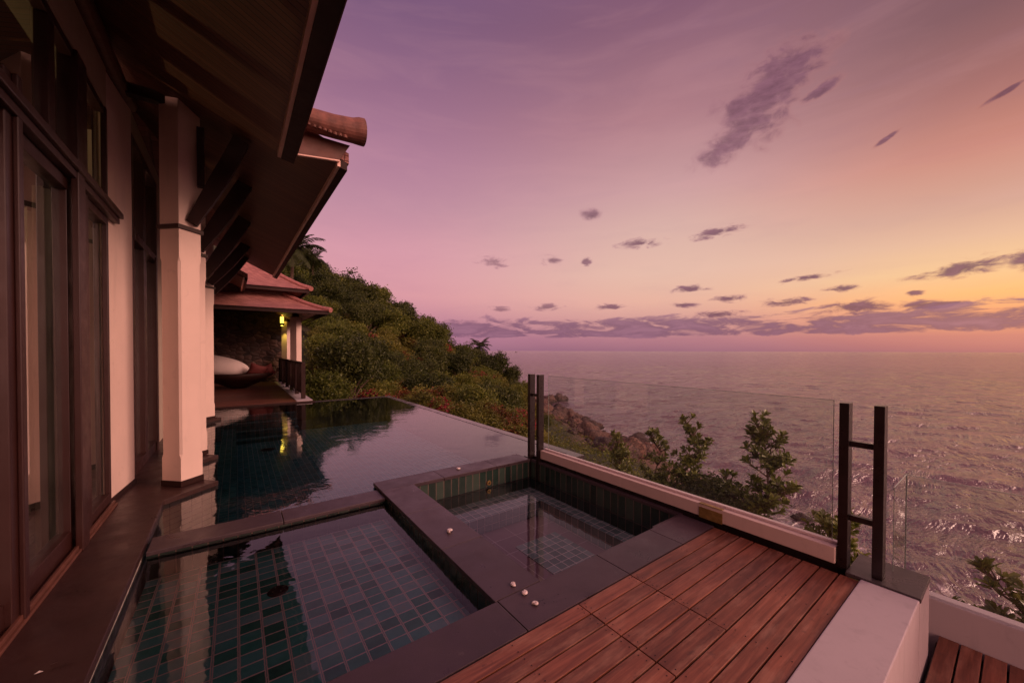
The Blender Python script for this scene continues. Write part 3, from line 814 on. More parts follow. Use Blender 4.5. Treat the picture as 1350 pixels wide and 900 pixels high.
# planter wall, cap
root = thing('low_wall', 'broad white low wall along the edge of the wood deck, its top bare', 'wall', (3.0,.5,-.5))
S = MB(); S.box(.9,3.49,.372,.652,-2.5,.022); S.box(3.49,3.895,.370,.640,-2.5,.0); S.build('wall_body', M_WHITE, root, bevel=.006)
S = MB(); S.box(3.492,3.90,.366,.735,.003,.032); S.build('granite_cap', M_CAP, root, bevel=.003)
# plinth under glass
root = thing('glass_plinth', 'long low white plinth that carries the glass balustrade beside the spa', 'plinth', (3.56,2.5,0))
S = MB(); S.box(3.525,3.64,.80,4.11,.045,.165); S.build('plinth_body', M_PLINTH, root, bevel=.006)
S = MB(); S.box(3.592,3.634,.805,4.10,.166,.186); S.build('glass_channel', plain('channel_metal', (.75,.62,.60,1), .3, .3, .1), root, bevel=.003)
S = MB(); S.box(3.55,3.64,.74,4.29,-1.5,.044); S.build('recess', M_METAL, root)
S = MB(); S.box(3.5185,3.5245,1.59,1.80,.038,.135); S.box(3.5185,3.56,1.59,1.80,.1665,.171)
tag(S.build('brass_plate', M_BRASS, loc=(3.52,1.7,.04)), 'small brass cover plate on the white plinth beside the spa corner', 'plate')
def gpanel(label, x0,x1,y0,y1,z0,z1, loc):
    r_ = thing('glass_balustrade', label, 'glass panel', loc)
    S = MB(); 
    if x1-x0 < y1-y0: S.add([(x0,y0,z0),(x0,y1,z0),(x0,y1,z1),(x0,y0,z1)],[(0,1,2,3)])
    else: S.add([(x0,y0,z0),(x1,y0,z0),(x1,y0,z1),(x0,y0,z1)],[(0,1,2,3)])
    S.build('pane', M_GLASS, r_)
    S = MB(); e = .0022
    if x1-x0 < y1-y0:
        S.box(x0-e,x0+e,y0,y1,z1,z1+.004); S.box(x0-e,x0+e,y0-.004,y0,z0,z1+.004); S.box(x0-e,x0+e,y1,y1+.004,z0,z1+.004)
    else:
        S.box(x0,x1,y0-e,y0+e,z1,z1+.004); S.box(x1,x1+.004,y0-e,y0+e,z0,z1+.004); S.box(x0-.004,x0,y0-e,y0+e,z0,z1+.004)
    S.build('polished_edge', M_EDGE, r_)
gpanel('long clear glass panel between the two dark post frames', 3.612,3.618,.84,4.03,.17,1.235,(3.615,2.4,.17))
gpanel('short glass panel that turns the corner behind the right post frame', 3.78,4.25,.535,.54,-.25,.632,(4.0,.54,-.25))
gpanel('glass panel on the white parapet of the lower terrace', 4.25,4.256,-4,.53,-.25,.632,(4.25,-1,-.25))
S = MB(); S.box(4.20,4.33,-4,.6,-2.5,-.25); S.box(3.90,4.20,.46,.6,-2.5,-.25)
tag(S.build('lower_parapet', M_WHITE, loc=(4.26,0,-.5), bevel=.006), 'white parapet around the lower wood deck, topped by glass', 'parapet')
# post frames
def frame(label, x, ya, yb, z0, zt, zr):
    r_ = thing('post_frame', label, 'post frame', (x,(ya+yb)/2,z0))
    for y in (ya,yb):
        S = MB(); S.box(x-.005,x+.092,y-.0275,y+.0275,z0,zt); S.build('upright', M_METAL, r_, bevel=.002)
    for z in zr:
        S = MB(); S.box(x+.02,x+.06,min(ya,yb)+.028,max(ya,yb)-.028,z-.02,z+.02); S.build('rung', M_METAL, r_, bevel=.002)
frame('dark ladder like post frame at the right end of the long glass', 3.55,.765,.58,.033,1.227,(.935,.40))
frame('dark post frame of two close uprights at the far corner of the spa', 3.505,4.345,4.145,-.3,1.254,(.95,))

# drains, jet
def drain(label, x, y, z, r_):
    ro = thing('floor_drain', label, 'drain', (x,y,z))
    S = MB(); S.lathe([(r_,0),(r_*1.02,.004),(r_*.9,.010),(r_*.25,.013),(.001,.013)], (x,y,z), 28); S.build('cover', M_DRAIN, ro, smooth=False)
    for a in range(4):
        S = MB(); S.lathe([(.006,0),(.005,.004)], (x+r_*.55*math.cos(a*PI/2+.4), y+r_*.55*math.sin(a*PI/2+.4), z+.0125), 8); S.build('screw', M_CHROME, ro)
drain('round dark drain cover on the green tiles of the lower pool', .248,3.40,-.269,.07)
drain('dark drain cover deep in the upper pool by the villa', .62,11.2,-.899,.16)
ro = thing('spa_jet', 'small round brass jet in the tiled far wall of the spa', 'jet', (2.77,4.305,-.2))
S = MB(); S.tube([(2.77,4.306,-.205),(2.77,4.292,-.205)], [.034,.030], 16); S.build('ring', M_BRASS, ro)
S = MB(); S.tube([(2.77,4.291,-.205),(2.77,4.285,-.205)], [.013,.011], 12); S.build('nozzle', M_DRAIN, ro)

# shells: low spiral
m, t, b = mat('shell_white'); p = t.obj()
t.l.new(t.ramp(t.noise(p, 90, 4, .6), [(.3,(.55,.40,.36,1)),(.6,(.80,.72,.70,1))]), b.inputs['Base Color']); b.inputs['Roughness'].default_value = .35; M_SHELL = m
def shell(label, x, y, s, rot, z=0.):
    S = MB(); turns = 2.6; n = 52; ring = 12; vs = []; 
    for i in range(n+1):
        u = i/n; th = u*turns*2*PI; R_ = s*.62*math.exp(-(1-u)*2.1); tr_ = s*.50*math.exp(-(1-u)*2.0)
        hz = s*(.30+.42*(1-u))
        cx_, cy_ = math.cos(th)*R_, math.sin(th)*R_
        for j in range(ring):
            a = 2*PI*j/ring
            vs.append((cx_+math.cos(th)*math.cos(a)*tr_, cy_+math.sin(th)*math.cos(a)*tr_, max(.0, hz+math.sin(a)*tr_*.8)))
    fs = [(i*ring+j, i*ring+(j+1)%ring, (i+1)*ring+(j+1)%ring, (i+1)*ring+j) for i in range(n) for j in range(ring)]
    fs.append(tuple(range(n*ring,(n+1)*ring)))
    S.add(vs, fs); o = S.build('sea_shell', M_SHELL, smooth=True); o.location = (x,y,z+.001); o.rotation_euler = (0,0,rot)
    tag(o, label, 'shell', 'shells lying on the dark coping')
shell('largest white shell, alone on the coping between pool and spa', 1.513,2.98,.034,.5)
shell('white shell on the far coping of the spa', 2.40,4.50,.032,2.)
shell('farthest of three small white shells near the deck', 1.516,2.045,.024,1.)
shell('middle one of three small white shells near the deck', 1.515,1.925,.027,3.5)
shell('nearest of three small white shells near the deck', 1.51,1.80,.024,5.)
S = MB(); S.add([(-.815,2.86,.002),(-.80,2.85,.007),(-.783,2.86,.003),(-.80,2.872,.006)],[(0,1,2,3)])
S.add([(-.775,2.90,.002),(-.76,2.893,.008),(-.745,2.905,.002)],[(0,1,2)])
tag(S.build('fallen_petal', M_SHELL, loc=(-.8,2.86,0)), 'tiny pale petal fallen on the dark walkway', 'petal')

# ------------------------------------------------------------------ villa
V = thing('villa', 'cream villa with dark timber windows and deep overhanging eaves beside the pool', 'villa', (-1.2,4,0))
def part(name, mb, m_, parent=None, **k): return mb.build(name, m_, parent or V, **k)
S = MB()
S.box(-1.30,-1.05,-3,5.52,4.04,4.70)            # over the clerestory
S.box(-1.30,-1.09,6.3,6.60,0,4.98); S.box(-1.30,-1.09,6.60,8.42,4.30,4.98)
S.box(-1.30,-1.09,8.42,13.4,0,4.98)
S.box(-7,-1.31,13.2,13.4,0,4.7); S.box(-7.2,-7,-3,13.4,0,4.7); S.box(-7,-1.31,-3.2,-3,0,4.7)
part('wall', S, M_WALL)
S = MB(); S.prism([(-1.14,5.56),(-1.065,5.56),(-.996,6.3),(-1.14,6.3)], .05, 4.56); part('pilaster', S, M_PLASTER, bevel=.006)
S = MB(); S.prism([(-1.145,5.552),(-1.058,5.552),(-.985,6.31),(-1.145,6.31)], .001, .05); part('skirting', S, M_DARKWOOD)
S = MB(); S.box(-7,-1.14,-3,13.2,-.15,.0); part('floor', S, M_FLOORIN)
S = MB(); S.box(-7,-1.31,-3,13.2,4.2,4.3); part('ceiling', S, M_DARKWOOD)
# cornice beam below soffit
S = MB(); S.tube([(-1.02,-3,4.50),(-1.02,6.34,4.50)], .075, 12); part('cornice', S, M_BEAM, smooth=True)
S = MB(); S.box(-1.07,-.60,5.9,6.0,4.44,4.56); part('wall_plate', S, M_DARKWOOD)
# windows: frame > pane
def wframe(name, pieces, panes, m_=M_FRAME):
    S = MB()
    for q in pieces: S.box(*q)
    f = part(name, S, m_, bevel=.005)
    for (y0,y1,z0,z1,x) in panes:
        S = MB(); S.add([(x,y0,z0),(x,y1,z0),(x,y1,z1),(x,y0,z1)],[(0,1,2,3)]); S.build('pane', M_PANE, f)
    return f
wframe('sliding_door', [(-1.14,-1.06,3.62,4.42,.02,.17),(-1.13,-1.055,3.62,4.42,2.84,2.93),(-1.14,-1.06,4.42,4.60,.02,2.95),(-1.14,-1.06,3.56,3.62,.02,2.95)],
       [(3.62,4.42,.17,2.84,-1.10)])
wframe('sliding_door', [(-1.14,-1.06,2.30,3.36,.02,.17),(-1.13,-1.055,2.30,3.36,2.84,2.93),(-1.14,-1.06,2.22,2.30,.02,2.95)],
       [(2.30,3.36,.17,2.84,-1.10)])
wframe('sliding_door', [(-1.14,-1.06,.9,2.22,.02,.17),(-1.13,-1.055,.9,2.22,2.84,2.93),(-1.14,-1.06,.8,.9,.02,2.95)],
       [(.9,2.22,.17,2.84,-1.10)])
wframe('window', [(-1.14,-1.05,4.86,5.50,.02,.13),(-1.09,-1.05,5.50,5.55,.02,4.04),(-1.13,-1.05,4.86,5.50,2.86,2.93)],
       [(4.86,5.50,.13,2.86,-1.10)])
S = MB(); S.box(-1.15,-1.03,3.36,3.56,.0,3.18); S.box(-1.03,-1.005,3.44,3.50,.0,3.18); part('door_post', S, M_FRAME, bevel=.006)
S = MB(); S.box(-1.15,-1.035,4.60,4.84,.0,4.04); S.box(-1.034,-.99,4.40,4.56,.0,3.10); part('door_post', S, M_FRAME, bevel=.006)
S = MB(); S.box(-1.15,-1.02,-3,.8,.0,4.04); part('door_post', S, M_FRAME, bevel=.006)
S = MB(); S.box(-1.15,-1.0,.8,5.74,2.935,2.99); S.box(-1.15,-.97,.8,5.74,2.992,3.05); part('transom_rail', S, M_FRAME, bevel=.006)
S = MB(); S.box(-1.12,-1.0,.8,5.52,.001,.022); S.box(-1.035,-1.015,.8,5.52,.022,.05); part('door_track', S, M_BEAM, bevel=.003)
wframe('clerestory_window', [(-1.13,-1.06,.8,4.60,3.052,3.12),(-1.13,-1.06,.8,4.6,3.97,4.04),(-1.13,-1.06,4.10,4.22,3.12,3.97),(-1.13,-1.06,2.6,2.72,3.12,3.97),(-1.13,-1.06,3.36,3.42,3.12,3.97)],
       [(.8,4.6,3.12,3.97,-1.1)])
wframe('clerestory_window', [(-1.13,-1.06,4.84,5.50,3.052,3.10),(-1.13,-1.06,4.84,5.5,3.97,4.04),(-1.13,-1.06,4.84,4.87,3.10,3.97)],
       [(4.84,5.5,3.10,3.97,-1.1)])
wframe('tall_window', [(-1.15,-1.04,6.60,6.70,.0,4.30),(-1.15,-1.04,8.32,8.42,.0,4.30),(-1.15,-1.04,6.70,8.32,4.2,4.3),(-1.15,-1.03,6.70,8.32,3.0,3.10),
        (-1.15,-1.04,6.70,8.32,.0,.14),(-1.15,-1.04,7.32,7.48,.14,4.2),(-1.03,-1.01,8.1,8.2,.0,3.05)],
       [(6.7,7.32,.14,3.0,-1.1),(7.48,8.32,.14,3.0,-1.1),(6.7,7.32,3.1,4.2,-1.1),(7.48,8.32,3.1,4.2,-1.1)])
# pillars: square set corner on, with stop chamfered edge
def pillar(cx_, cy_, top=4.60):
    h = .185
    S = MB()
    def ring(z, ch):
        # points around, starting at near corner (−y), chamfered by ch
        k = ch
        return [(cx_-k, cy_-h+k, z),(cx_+k, cy_-h+k, z),(cx_+h-k, cy_-k, z),(cx_+h-k, cy_+k, z),(cx_+k, cy_+h-k, z),(cx_-k, cy_+h-k, z),(cx_-h+k, cy_+k, z),(cx_-h+k, cy_-k, z)]
    zs = [(.07,.002),(.33,.002),(.38,.014),(2.62,.014),(2.67,.002),(top,.002)]
    vs = []
    for z_, k in zs: vs += ring(z_, k)
    fs = [(i*8+j, i*8+(j+1)%8, (i+1)*8+(j+1)%8, (i+1)*8+j) for i in range(len(zs)-1) for j in range(8)]
    fs += [tuple(range(8))[::-1], tuple(range(len(vs)-8, len(vs)))]
    S.add(vs, fs); pl = part('pillar', S, M_PLASTER)
    q = h+.012
    S = MB(); S.prism([(cx_,cy_-q),(cx_+q,cy_),(cx_,cy_+q),(cx_-q,cy_)], .001, .069); S.build('plinth', M_DARKWOOD, pl, bevel=.003)
    q = h+.028
    S = MB(); S.prism([(cx_,cy_-q),(cx_+q,cy_),(cx_,cy_+q),(cx_-q,cy_)], 3.0, 3.05); S.build('trim', M_FRAME, pl, bevel=.004)
    return pl
def bracket(x0,y0,z0,x1,y1,z1,w=.055,h_=.085,post=True):
    S = MB(); d = Vector((x1-x0,y1-y0,z1-z0)).normalized(); s_ = Vector((0,1,0)); u = d.cross(s_).normalized()
    a = Vector((x0,y0,z0)); b_ = Vector((x1,y1,z1)); n_ = 6; vs = []
    for i in range(n_+1):
        k = i/n_; c_ = a.lerp(b_, k)-u*(.012*math.sin(PI*k)); hh = h_*(.62+.38*min(1,k*2.2))
        for p_ in (c_-s_*w-u*hh, c_+s_*w-u*hh, c_+s_*w+u*hh, c_-s_*w+u*hh): vs.append(p_)
    fs = [(i*4+j, i*4+(j+1)%4, (i+1)*4+(j+1)%4, (i+1)*4+j) for i in range(n_) for j in range(4)]+[(3,2,1,0),(n_*4,n_*4+1,n_*4+2,n_*4+3)]
    S.add(vs, fs)
    part('bracket', S, M_DARKWOOD)
pillar(-.53,5.965); pillar(-.555,7.40); pillar(-.60,11.10)
bracket(-.42,5.87,3.10,.06,5.87,4.22); S = MB(); S.box(-.37,-.30,5.84,5.91,3.55,4.25); part('king_post', S, M_DARKWOOD)
bracket(-.45,7.32,3.10,.14,7.32,4.25,.07,.10)
bracket(-.48,8.9,2.95,.14,8.9,4.1,.07,.11)
bracket(-.48,10.95,3.10,.20,10.95,4.1,.07,.10); bracket(-.48,12.3,3.05,.2,12.3,4.1,.07,.10)
# roofs
def roofpiece(y0,y1,xe0,ze0,xe1,ze1,xw=-1.12,zw=4.66, ov=.12, thick=.13):
    S = MB()
    a=(xw,y0,zw); b_=(xe0,y0,ze0); c_=(xe1,y1,ze1); d=(xw,y1,zw)
    S.slab(a,b_,c_,d,(0,0,.03)); part('soffit', S, M_SOFFIT)
    S = MB()
    S.slab((xw-6,y0,zw+4.3),(xe0+ov,y0,ze0+.05),(xe1+ov,y1,ze1+.05),(xw-6,y1,zw+4.3),(0,0,thick)) if False else None
    sl0 = (ze0-zw)/(xe0-xw); sl1 = (ze1-zw)/(xe1-xw)
    S.slab((xw-3,y0,zw-3*sl0+.05),(xe0+ov,y0-.0,ze0+ov*sl0+.05),(xe1+ov,y1,ze1+ov*sl1+.05),(xw-3,y1,zw-3*sl1+.05),(0,0,thick))
    part('roof', S, M_ROOF)
    S = MB(); S.slab((xe0-.012,y0,ze0-.055),(xe0+.022,y0,ze0-.055),(xe1+.022,y1,ze1-.055),(xe1-.012,y1,ze1-.055),(0,0,.075)); part('eave_trim', S, M_TRIM)
    S = MB(); S.slab((xe0+.024,y0,ze0-.065),(xe0+ov-.02,y0,ze0-.085),(xe1+ov-.02,y1,ze1-.085),(xe1+.024,y1,ze1-.065),(0,0,.10)); part('fascia', S, M_DARKWOOD)
M_TRIM = plain('eave_trim_paint', (.90,.60,.50,1), .4, 0, .15, 4)
roofpiece(-4,5.06,.425,3.85,.40,3.85, ov=.17)
roofpiece(5.062,12.9,1.034,3.935,.86,3.75,zw=4.72)
roofpiece(12.902,17,.165,3.60,.11,3.60, zw=4.3, ov=.10)
# end face of the second roof: dark board, trim line and big ridge tile with round cap
S = MB(); S.slab((.40,5.03,3.855),(1.034,5.03,3.94),(1.16,5.03,4.16),(.40,5.03,4.16),(0,.03,0)); part('end_board', S, M_BEAM)
S = MB(); S.slab((.40,5.022,3.842),(1.04,5.022,3.928),(1.04,5.06,3.928),(.40,5.06,3.842),(0,0,.014)); part('end_trim', S, M_TRIM)
S = MB()
S.tube([(.0,5.0,4.40),(.42,4.93,4.262),(.66,4.9,4.25),(.95,4.9,4.262),(1.16,4.9,4.285),(1.235,4.9,4.30),(1.29,4.9,4.305)], [.12,.12,.125,.13,.14,.155,.157], 24)
part('ridge_tile', S, M_RIDGE, smooth=False)
S = MB()
for k in range(9): S.lathe([(.02,-.02),(.026,.0),(.01,.02)], (.62+k*.055, 4.83, 4.165-.002*k+random.uniform(-.006,.006)), 7)
part('mortar_bed', S, M_RIDGE)
# interior furnishing
def curtain(label, y0, y1, x, z0, z1, m_, seed, taper=0.):
    S = MB(); n = 60; g = random.Random(seed); ph = g.random()*6; rows = 10; vs = []
    for r_ in range(rows+1):
        k = r_/rows
        for i in range(n+1):
            u = i/n; yy = y0+(y1-y0)*(u*(1-taper*(1-k))); xx = x+.035*math.sin(u*46+ph)*(.5+.5*k if taper else 1)+.012*math.sin(u*17+ph*2+k*2)
            vs.append((xx, yy, z0+(z1-z0)*k))
    fs = [(r_*(n+1)+i, r_*(n+1)+i+1, (r_+1)*(n+1)+i+1, (r_+1)*(n+1)+i) for r_ in range(rows) for i in range(n)]
    S.add(vs, fs); return tag(S.build('curtain', m_, loc=(x,y0,z0), smooth=True, normals=False), label, 'curtain')
m = leaf_mat('sheer_fabric', [(0,(.88,.82,.76,1)),(1,(.88,.82,.76,1))], .9, .22, .1); M_SHEER = m
curtain('white sheer curtain hanging behind the narrow window beside the pilaster', 5.02,6.00,-1.17,.03,2.82,M_SHEER,1,.38)
curtain('wide pale sheer curtain drawn part of the way behind the sliding door, farther in', 5.6, 7.6, -1.62,.03,2.95,M_SHEER,7)
curtain('pale curtain gathered behind the sliding door pane', 4.28,4.74,-1.165,.03,2.80,M_SHEER,3)
M_TASSEL = plain('tassel_cord', (.16,.09,.05,1), .8, 0, .3, 30)
ro = thing('curtain_pull', 'tasselled curtain pull hanging behind the sliding door glass', 'curtain pull', (-1.2,4.66,2.0))
S = MB(); S.tube([(-1.2,4.66,3.0),(-1.2,4.66,2.26)], .012, 8); S.build('cord', M_TASSEL, ro)
S = MB(); S.lathe([(.010,0),(.024,-.02),(.018,-.05),(.022,-.07),(.034,-.21),(.001,-.21)], (-1.2,4.66,2.26), 12); S.build('tassel', M_TASSEL, ro)
# dark sofa-like block would be invisible: only a bench by the tall window
# ceiling lamp of the lit room
def emit(name, col, s):
    m = bpy.data.materials.new(name); m.use_nodes = True; t = NT(m.node_tree); t.n.clear()
    o = t.node('ShaderNodeOutputMaterial'); e = t.node('ShaderNodeEmission'); e.inputs[0].default_value = col; e.inputs[1].default_value = s
    t.l.new(e.outputs[0], o.inputs[0]); return m
ro = thing('table_lamp', 'warm glowing lamp inside the villa room behind the door glass', 'lamp', (-4.6,5.0,0))
S = MB(); S.lathe([(.16,0),(.15,.03),(.02,.06),(.02,1.1)], (-4.6,5.0,0), 16); S.build('stand', M_BRASS, ro)
S = MB(); n = 20; vs = []
for z_, r_ in ((1.1,.2),(1.4,.14)):
    for j in range(n): vs.append((-4.6+r_*math.cos(2*PI*j/n), 5.0+r_*math.sin(2*PI*j/n), z_))
S.add(vs, [(j,(j+1)%n,(j+1)%n+n,j+n) for j in range(n)]); S.build('lamp_shade', emit('lamp_shade_glow', (1,.62,.22,1), 2.2), ro, normals=False)
ld = bpy.data.lights.new('lamp_bulb', 'POINT'); ld.energy = 260; ld.color = (1,.72,.36); ld.shadow_soft_size = .08
lo = bpy.data.objects.new('lamp_bulb', ld); COL.objects.link(lo); lo.parent = ro; lo.location = (0,0,1.3)

# ------------------------------------------------------------------ pavilion
PV = thing('pavilion', 'open pavilion with a two tiered red tiled roof at the far end of the pool', 'pavilion', (0,17,0))
def pv(name, S, m_, **k): return S.build(name, m_, PV, **k)
S = MB(); y = 13.45
while y < 22.3: S.box(-2.6,1.50,y+.004,y+.136,-.05,.0); y += .14
pv('floor', S, M_PAVDECK)
S = MB(); S.box(-2.6,1.49,13.42,22.3,-2.2,-.055); S.box(-2.6,2.0,13.36,13.415,-.6,-.012); pv('base', S, M_DARKWOOD)
m, t, b = mat('dark_stone_wall'); p = t.pos()
vo = t.node('ShaderNodeTexVoronoi', feature='DISTANCE_TO_EDGE'); t.l.new(t.mapping(p,(1,1,1.6)), vo.inputs['Vector']); vo.inputs['Scale'].default_value = 3.2
vc = t.node('ShaderNodeTexVoronoi'); t.l.new(t.mapping(p,(1,1,1.6)), vc.inputs['Vector']); vc.inputs['Scale'].default_value = 3.2
c = t.ramp(t.sep(vc.outputs['Color'])[0], [(0,(.03,.017,.015,1)),(1,(.12,.065,.05,1))])
c = t.mix(t.maprange(vo.outputs[0], .0, .05, 1, 0), c, (.008,.005,.005,1)); t.l.new(c, b.inputs['Base Color']); b.inputs['Roughness'].default_value = .8
t.set(b.inputs['Normal'], t.bump(vo.outputs[0], 1., .1)); M_STONE = m
S = MB(); S.box(-3.0,2.3,22.3,22.6,-.1,3.5); S.box(-3,-2.7,13.9,22.3,-.1,3.4); pv('stone_wall', S, M_STONE)
def pcol(cx_, cy_, h=.17):
    S = MB(); S.prism([(cx_,cy_-h),(cx_+h,cy_),(cx_,cy_+h),(cx_-h,cy_)], -.6, 3.0); c_ = pv('column', S, M_PLASTER, bevel=.006)
    S = MB(); S.prism([(cx_,cy_-h*.6),(cx_+h*.6,cy_),(cx_,cy_+h*.6),(cx_-h*.6,cy_)], 3.001, 3.42); S.build('capital', M_FRAME, c_)
pcol(2.04,18.4,.215); pcol(2.0,21.7,.215); pcol(-2.2,18.4,.215)
def tier(x0,x1,y0,y1,z0, xi0,xi1,yi0,yi1,z1, sag=.10, n=6, rd=.07):
    """hipped tier with slightly sagging hips"""
    rings = []
    for i in range(n+1):
        k = i/n; kz = k*k*.35+k*.65
        rings.append([(x0+(xi0-x0)*k, y0+(yi0-y0)*k, z0+(z1-z0)*kz),(x1+(xi1-x1)*k, y0+(yi0-y0)*k, z0+(z1-z0)*kz),
                      (x1+(xi1-x1)*k, y1+(yi1-y1)*k, z0+(z1-z0)*kz),(x0+(xi0-x0)*k, y1+(yi1-y1)*k, z0+(z1-z0)*kz)])
    S = MB(); vs = [p_ for r_ in rings for p_ in r_]
    fs = [(i*4+j, i*4+(j+1)%4, (i+1)*4+(j+1)%4, (i+1)*4+j) for i in range(n) for j in range(4)]
    fs.append(tuple(range(n*4,n*4+4))); S.add(vs, fs)
    rf = pv('roof', S, M_ROOF)
    for j in range(4):
        S = MB(); pts = [Vector(rings[i][j])+Vector((0,0,.03)) for i in range(n+1)]
        S.tube(pts, [rd*1.25]+[rd]*n, 8); S.build('hip_tile', M_ROOF2, rf)
    S = MB(); S.box(x0+.06,x1-.06,y0+.06,y0+.12,z0-.12,z0-.005); S.box(x0+.06,x1-.06,y1-.12,y1-.06,z0-.12,z0-.005)
    S.box(x0+.06,x0+.12,y0+.12,y1-.12,z0-.12,z0-.005); S.box(x1-.12,x1-.06,y0+.12,y1-.12,z0-.12,z0-.005); S.build('fascia', M_DARKWOOD, rf)
M_ROOF2 = plain('hip_tile_clay', (.36,.15,.13,1), .6, 0, .2, 9)
tier(-3.4,2.60,14.0,24,2.93, -1.9,1.37,15.6,22.4,3.56)
S = MB(); S.box(-1.9,1.36,15.62,22.4,3.56,3.86); pv('roof_band', S, M_BEAM)
tier(-2.5,2.15,15.0,23,3.74, -.9,.7,17.6,20.4,5.05)
S = MB(); S.box(-2.6,2.1,18.2,22.3,3.42,3.54); pv('ceiling_beam', S, M_DARKWOOD)
S = MB(); S.box(1.505,1.95,13.45,22.2,-2.2,.015); S.box(1.951,2.4,17.9,22.2,-2.2,.012); pv('white_ledge', S, M_WHITE)
# railing
RL = thing('railing', 'dark slatted railing along the sea side of the pavilion floor', 'railing', (1.75,17,0))
S = MB(); S.box(1.70,1.80,13.9,22.1,1.14,1.20); S.build('top_rail', M_DARKWOOD, RL, bevel=.004)
for k in range(6):
    y = 13.95+k*1.62; S = MB(); S.box(1.69,1.81,y-.06,y+.06,-.4,1.14); S.build('post', M_DARKWOOD, RL)
for k in range(5):
    y = 13.95+k*1.62
    S = MB(); S.box(1.73,1.77,y+.06,y+1.56,.16,.22)
    for q in range(11): S.box(1.735,1.765,y+.12+q*.125,y+.21+q*.125,.22,1.14)
    S.build('slat_panel', M_FRAME, RL)
# lantern on second column
LN = thing('wall_lantern', 'small yellow glowing wall lantern on the second pavilion column', 'lantern', (1.82,21.46,2.73))
S = MB(); S.lathe([(.08,0),(.08,.10),(.06,.11)], (1.79,21.42,2.80), 14); S.build('housing', M_METAL, LN)
S = MB(); S.lathe([(.075,0),(.075,.30)], (1.79,21.42,2.915), 14); S.build('upper_glow', emit('lantern_glow', (1,.72,.08,1), 2.6), LN)
S = MB(); S.lathe([(.05,0),(.05,.03)], (1.79,21.42,2.765), 14); S.build('lower_glow', emit('lantern_lens', (1,.72,.08,1), 3.), LN)
S = MB(); S.box(1.79,1.90,21.44,21.47,2.84,2.88); S.build('arm', M_METAL, LN)
for nm, zz, rx in (('lantern_down', -.02, 0.), ('lantern_up', .52, PI)):
    ld = bpy.data.lights.new(nm, 'SPOT'); ld.energy = 26 if rx == 0 else 10; ld.color = (1,.74,.12); ld.spot_size = math.radians(70); ld.spot_blend = .7; ld.shadow_soft_size = .03
    lo = bpy.data.objects.new(nm, ld); COL.objects.link(lo); lo.parent = LN; lo.location = (-.03,-.04,zz); lo.rotation_euler = (rx,0,0)
# daybed
DB = thing('daybed', 'oval white cushioned lounger in a dark bowl frame on the pavilion floor', 'daybed', (-.1,19,0))
def ell(c_, rad, rot, name, m_, parent=None, **tg):
    bm = bmesh.new(); bmesh.ops.create_uvsphere(bm, u_segments=36, v_segments=20, radius=1)
    Mx = Matrix.Translation(Vector(c_)) @ Matrix.Rotation(rot[2],4,'Z') @ Matrix.Rotation(rot[1],4,'Y') @ Matrix.Rotation(rot[0],4,'X') @ Matrix.Diagonal((*rad,1))
    S = MB(); S.add([Mx @ v.co for v in bm.verts], [tuple(v.index for v in f.verts) for f in bm.faces]); bm.free()
    if parent is not None: return S.build(name, m_, parent, smooth=True)
    o = S.build(name, m_, loc=c_, smooth=True); return tag(o, **tg)
M_CUSH = plain('cushion_fabric', (.78,.66,.62,1), .85, 0, .06, 4, .1, 60)
M_RED = plain('red_fabric', (.10,.014,.012,1), .8, 0, .2, 9, .2, 60)
ell((-.72,19,1.0), (1.16,.32,.40), (math.radians(-30),math.radians(11),math.radians(0)), 'cushion', M_CUSH, DB)
S = MB(); S.lathe([(.25,0),(.35,.05),(1.0,.35),(1.28,.60),(1.24,.62),(.95,.42),(.001,.30)], (.05,19.2,.02), 36, ax=(1.0,.7)); S.build('bowl_frame', M_DARKWOOD, DB, smooth=True)
S = MB(); S.tube([(1.0,18.9,.42),(1.2,18.9,.50),(1.36,18.95,.66),(1.45,19,.82)], .03, 8); S.build('curved_rim', M_BEAM, DB, smooth=True)
def pillow(c_, d, rot, **tg):
    bm = bmesh.new(); bmesh.ops.create_cube(bm, size=2); bmesh.ops.subdivide_edges(bm, edges=bm.edges[:], cuts=7, use_grid_fill=True)
    S = MB(); Mx = Matrix.Translation(Vector(c_)) @ Matrix.Rotation(rot[2],4,'Z') @ Matrix.Rotation(rot[1],4,'Y') @ Matrix.Rotation(rot[0],4,'X')
    out_ = []
    for v in bm.verts:
        x_, y_, z_ = v.co; e = max(abs(x_), abs(z_)); th = (1-e**3)*.9+.1
        pin = 1-.10*(1-abs(x_*z_))*max(abs(x_),abs(z_))**4
        out_.append(Mx @ Vector((x_*d[0]*pin, y_*d[1]*th, z_*d[2]*pin)))
    S.add(out_, [tuple(v.index for v in f.verts) for f in bm.faces]); bm.free()
    return tag(S.build('cushion', M_RED, loc=c_, smooth=True), **tg)
pillow((.66,18.62,.76), (.30,.11,.25), (.25,.35,.2), label='red cushion leaning at the foot of the white daybed', cat='cushion')
pillow((1.02,18.9,.74), (.26,.10,.22), (-.1,-.4,-.3), label='darker red cushion at the outer end of the daybed', cat='cushion')

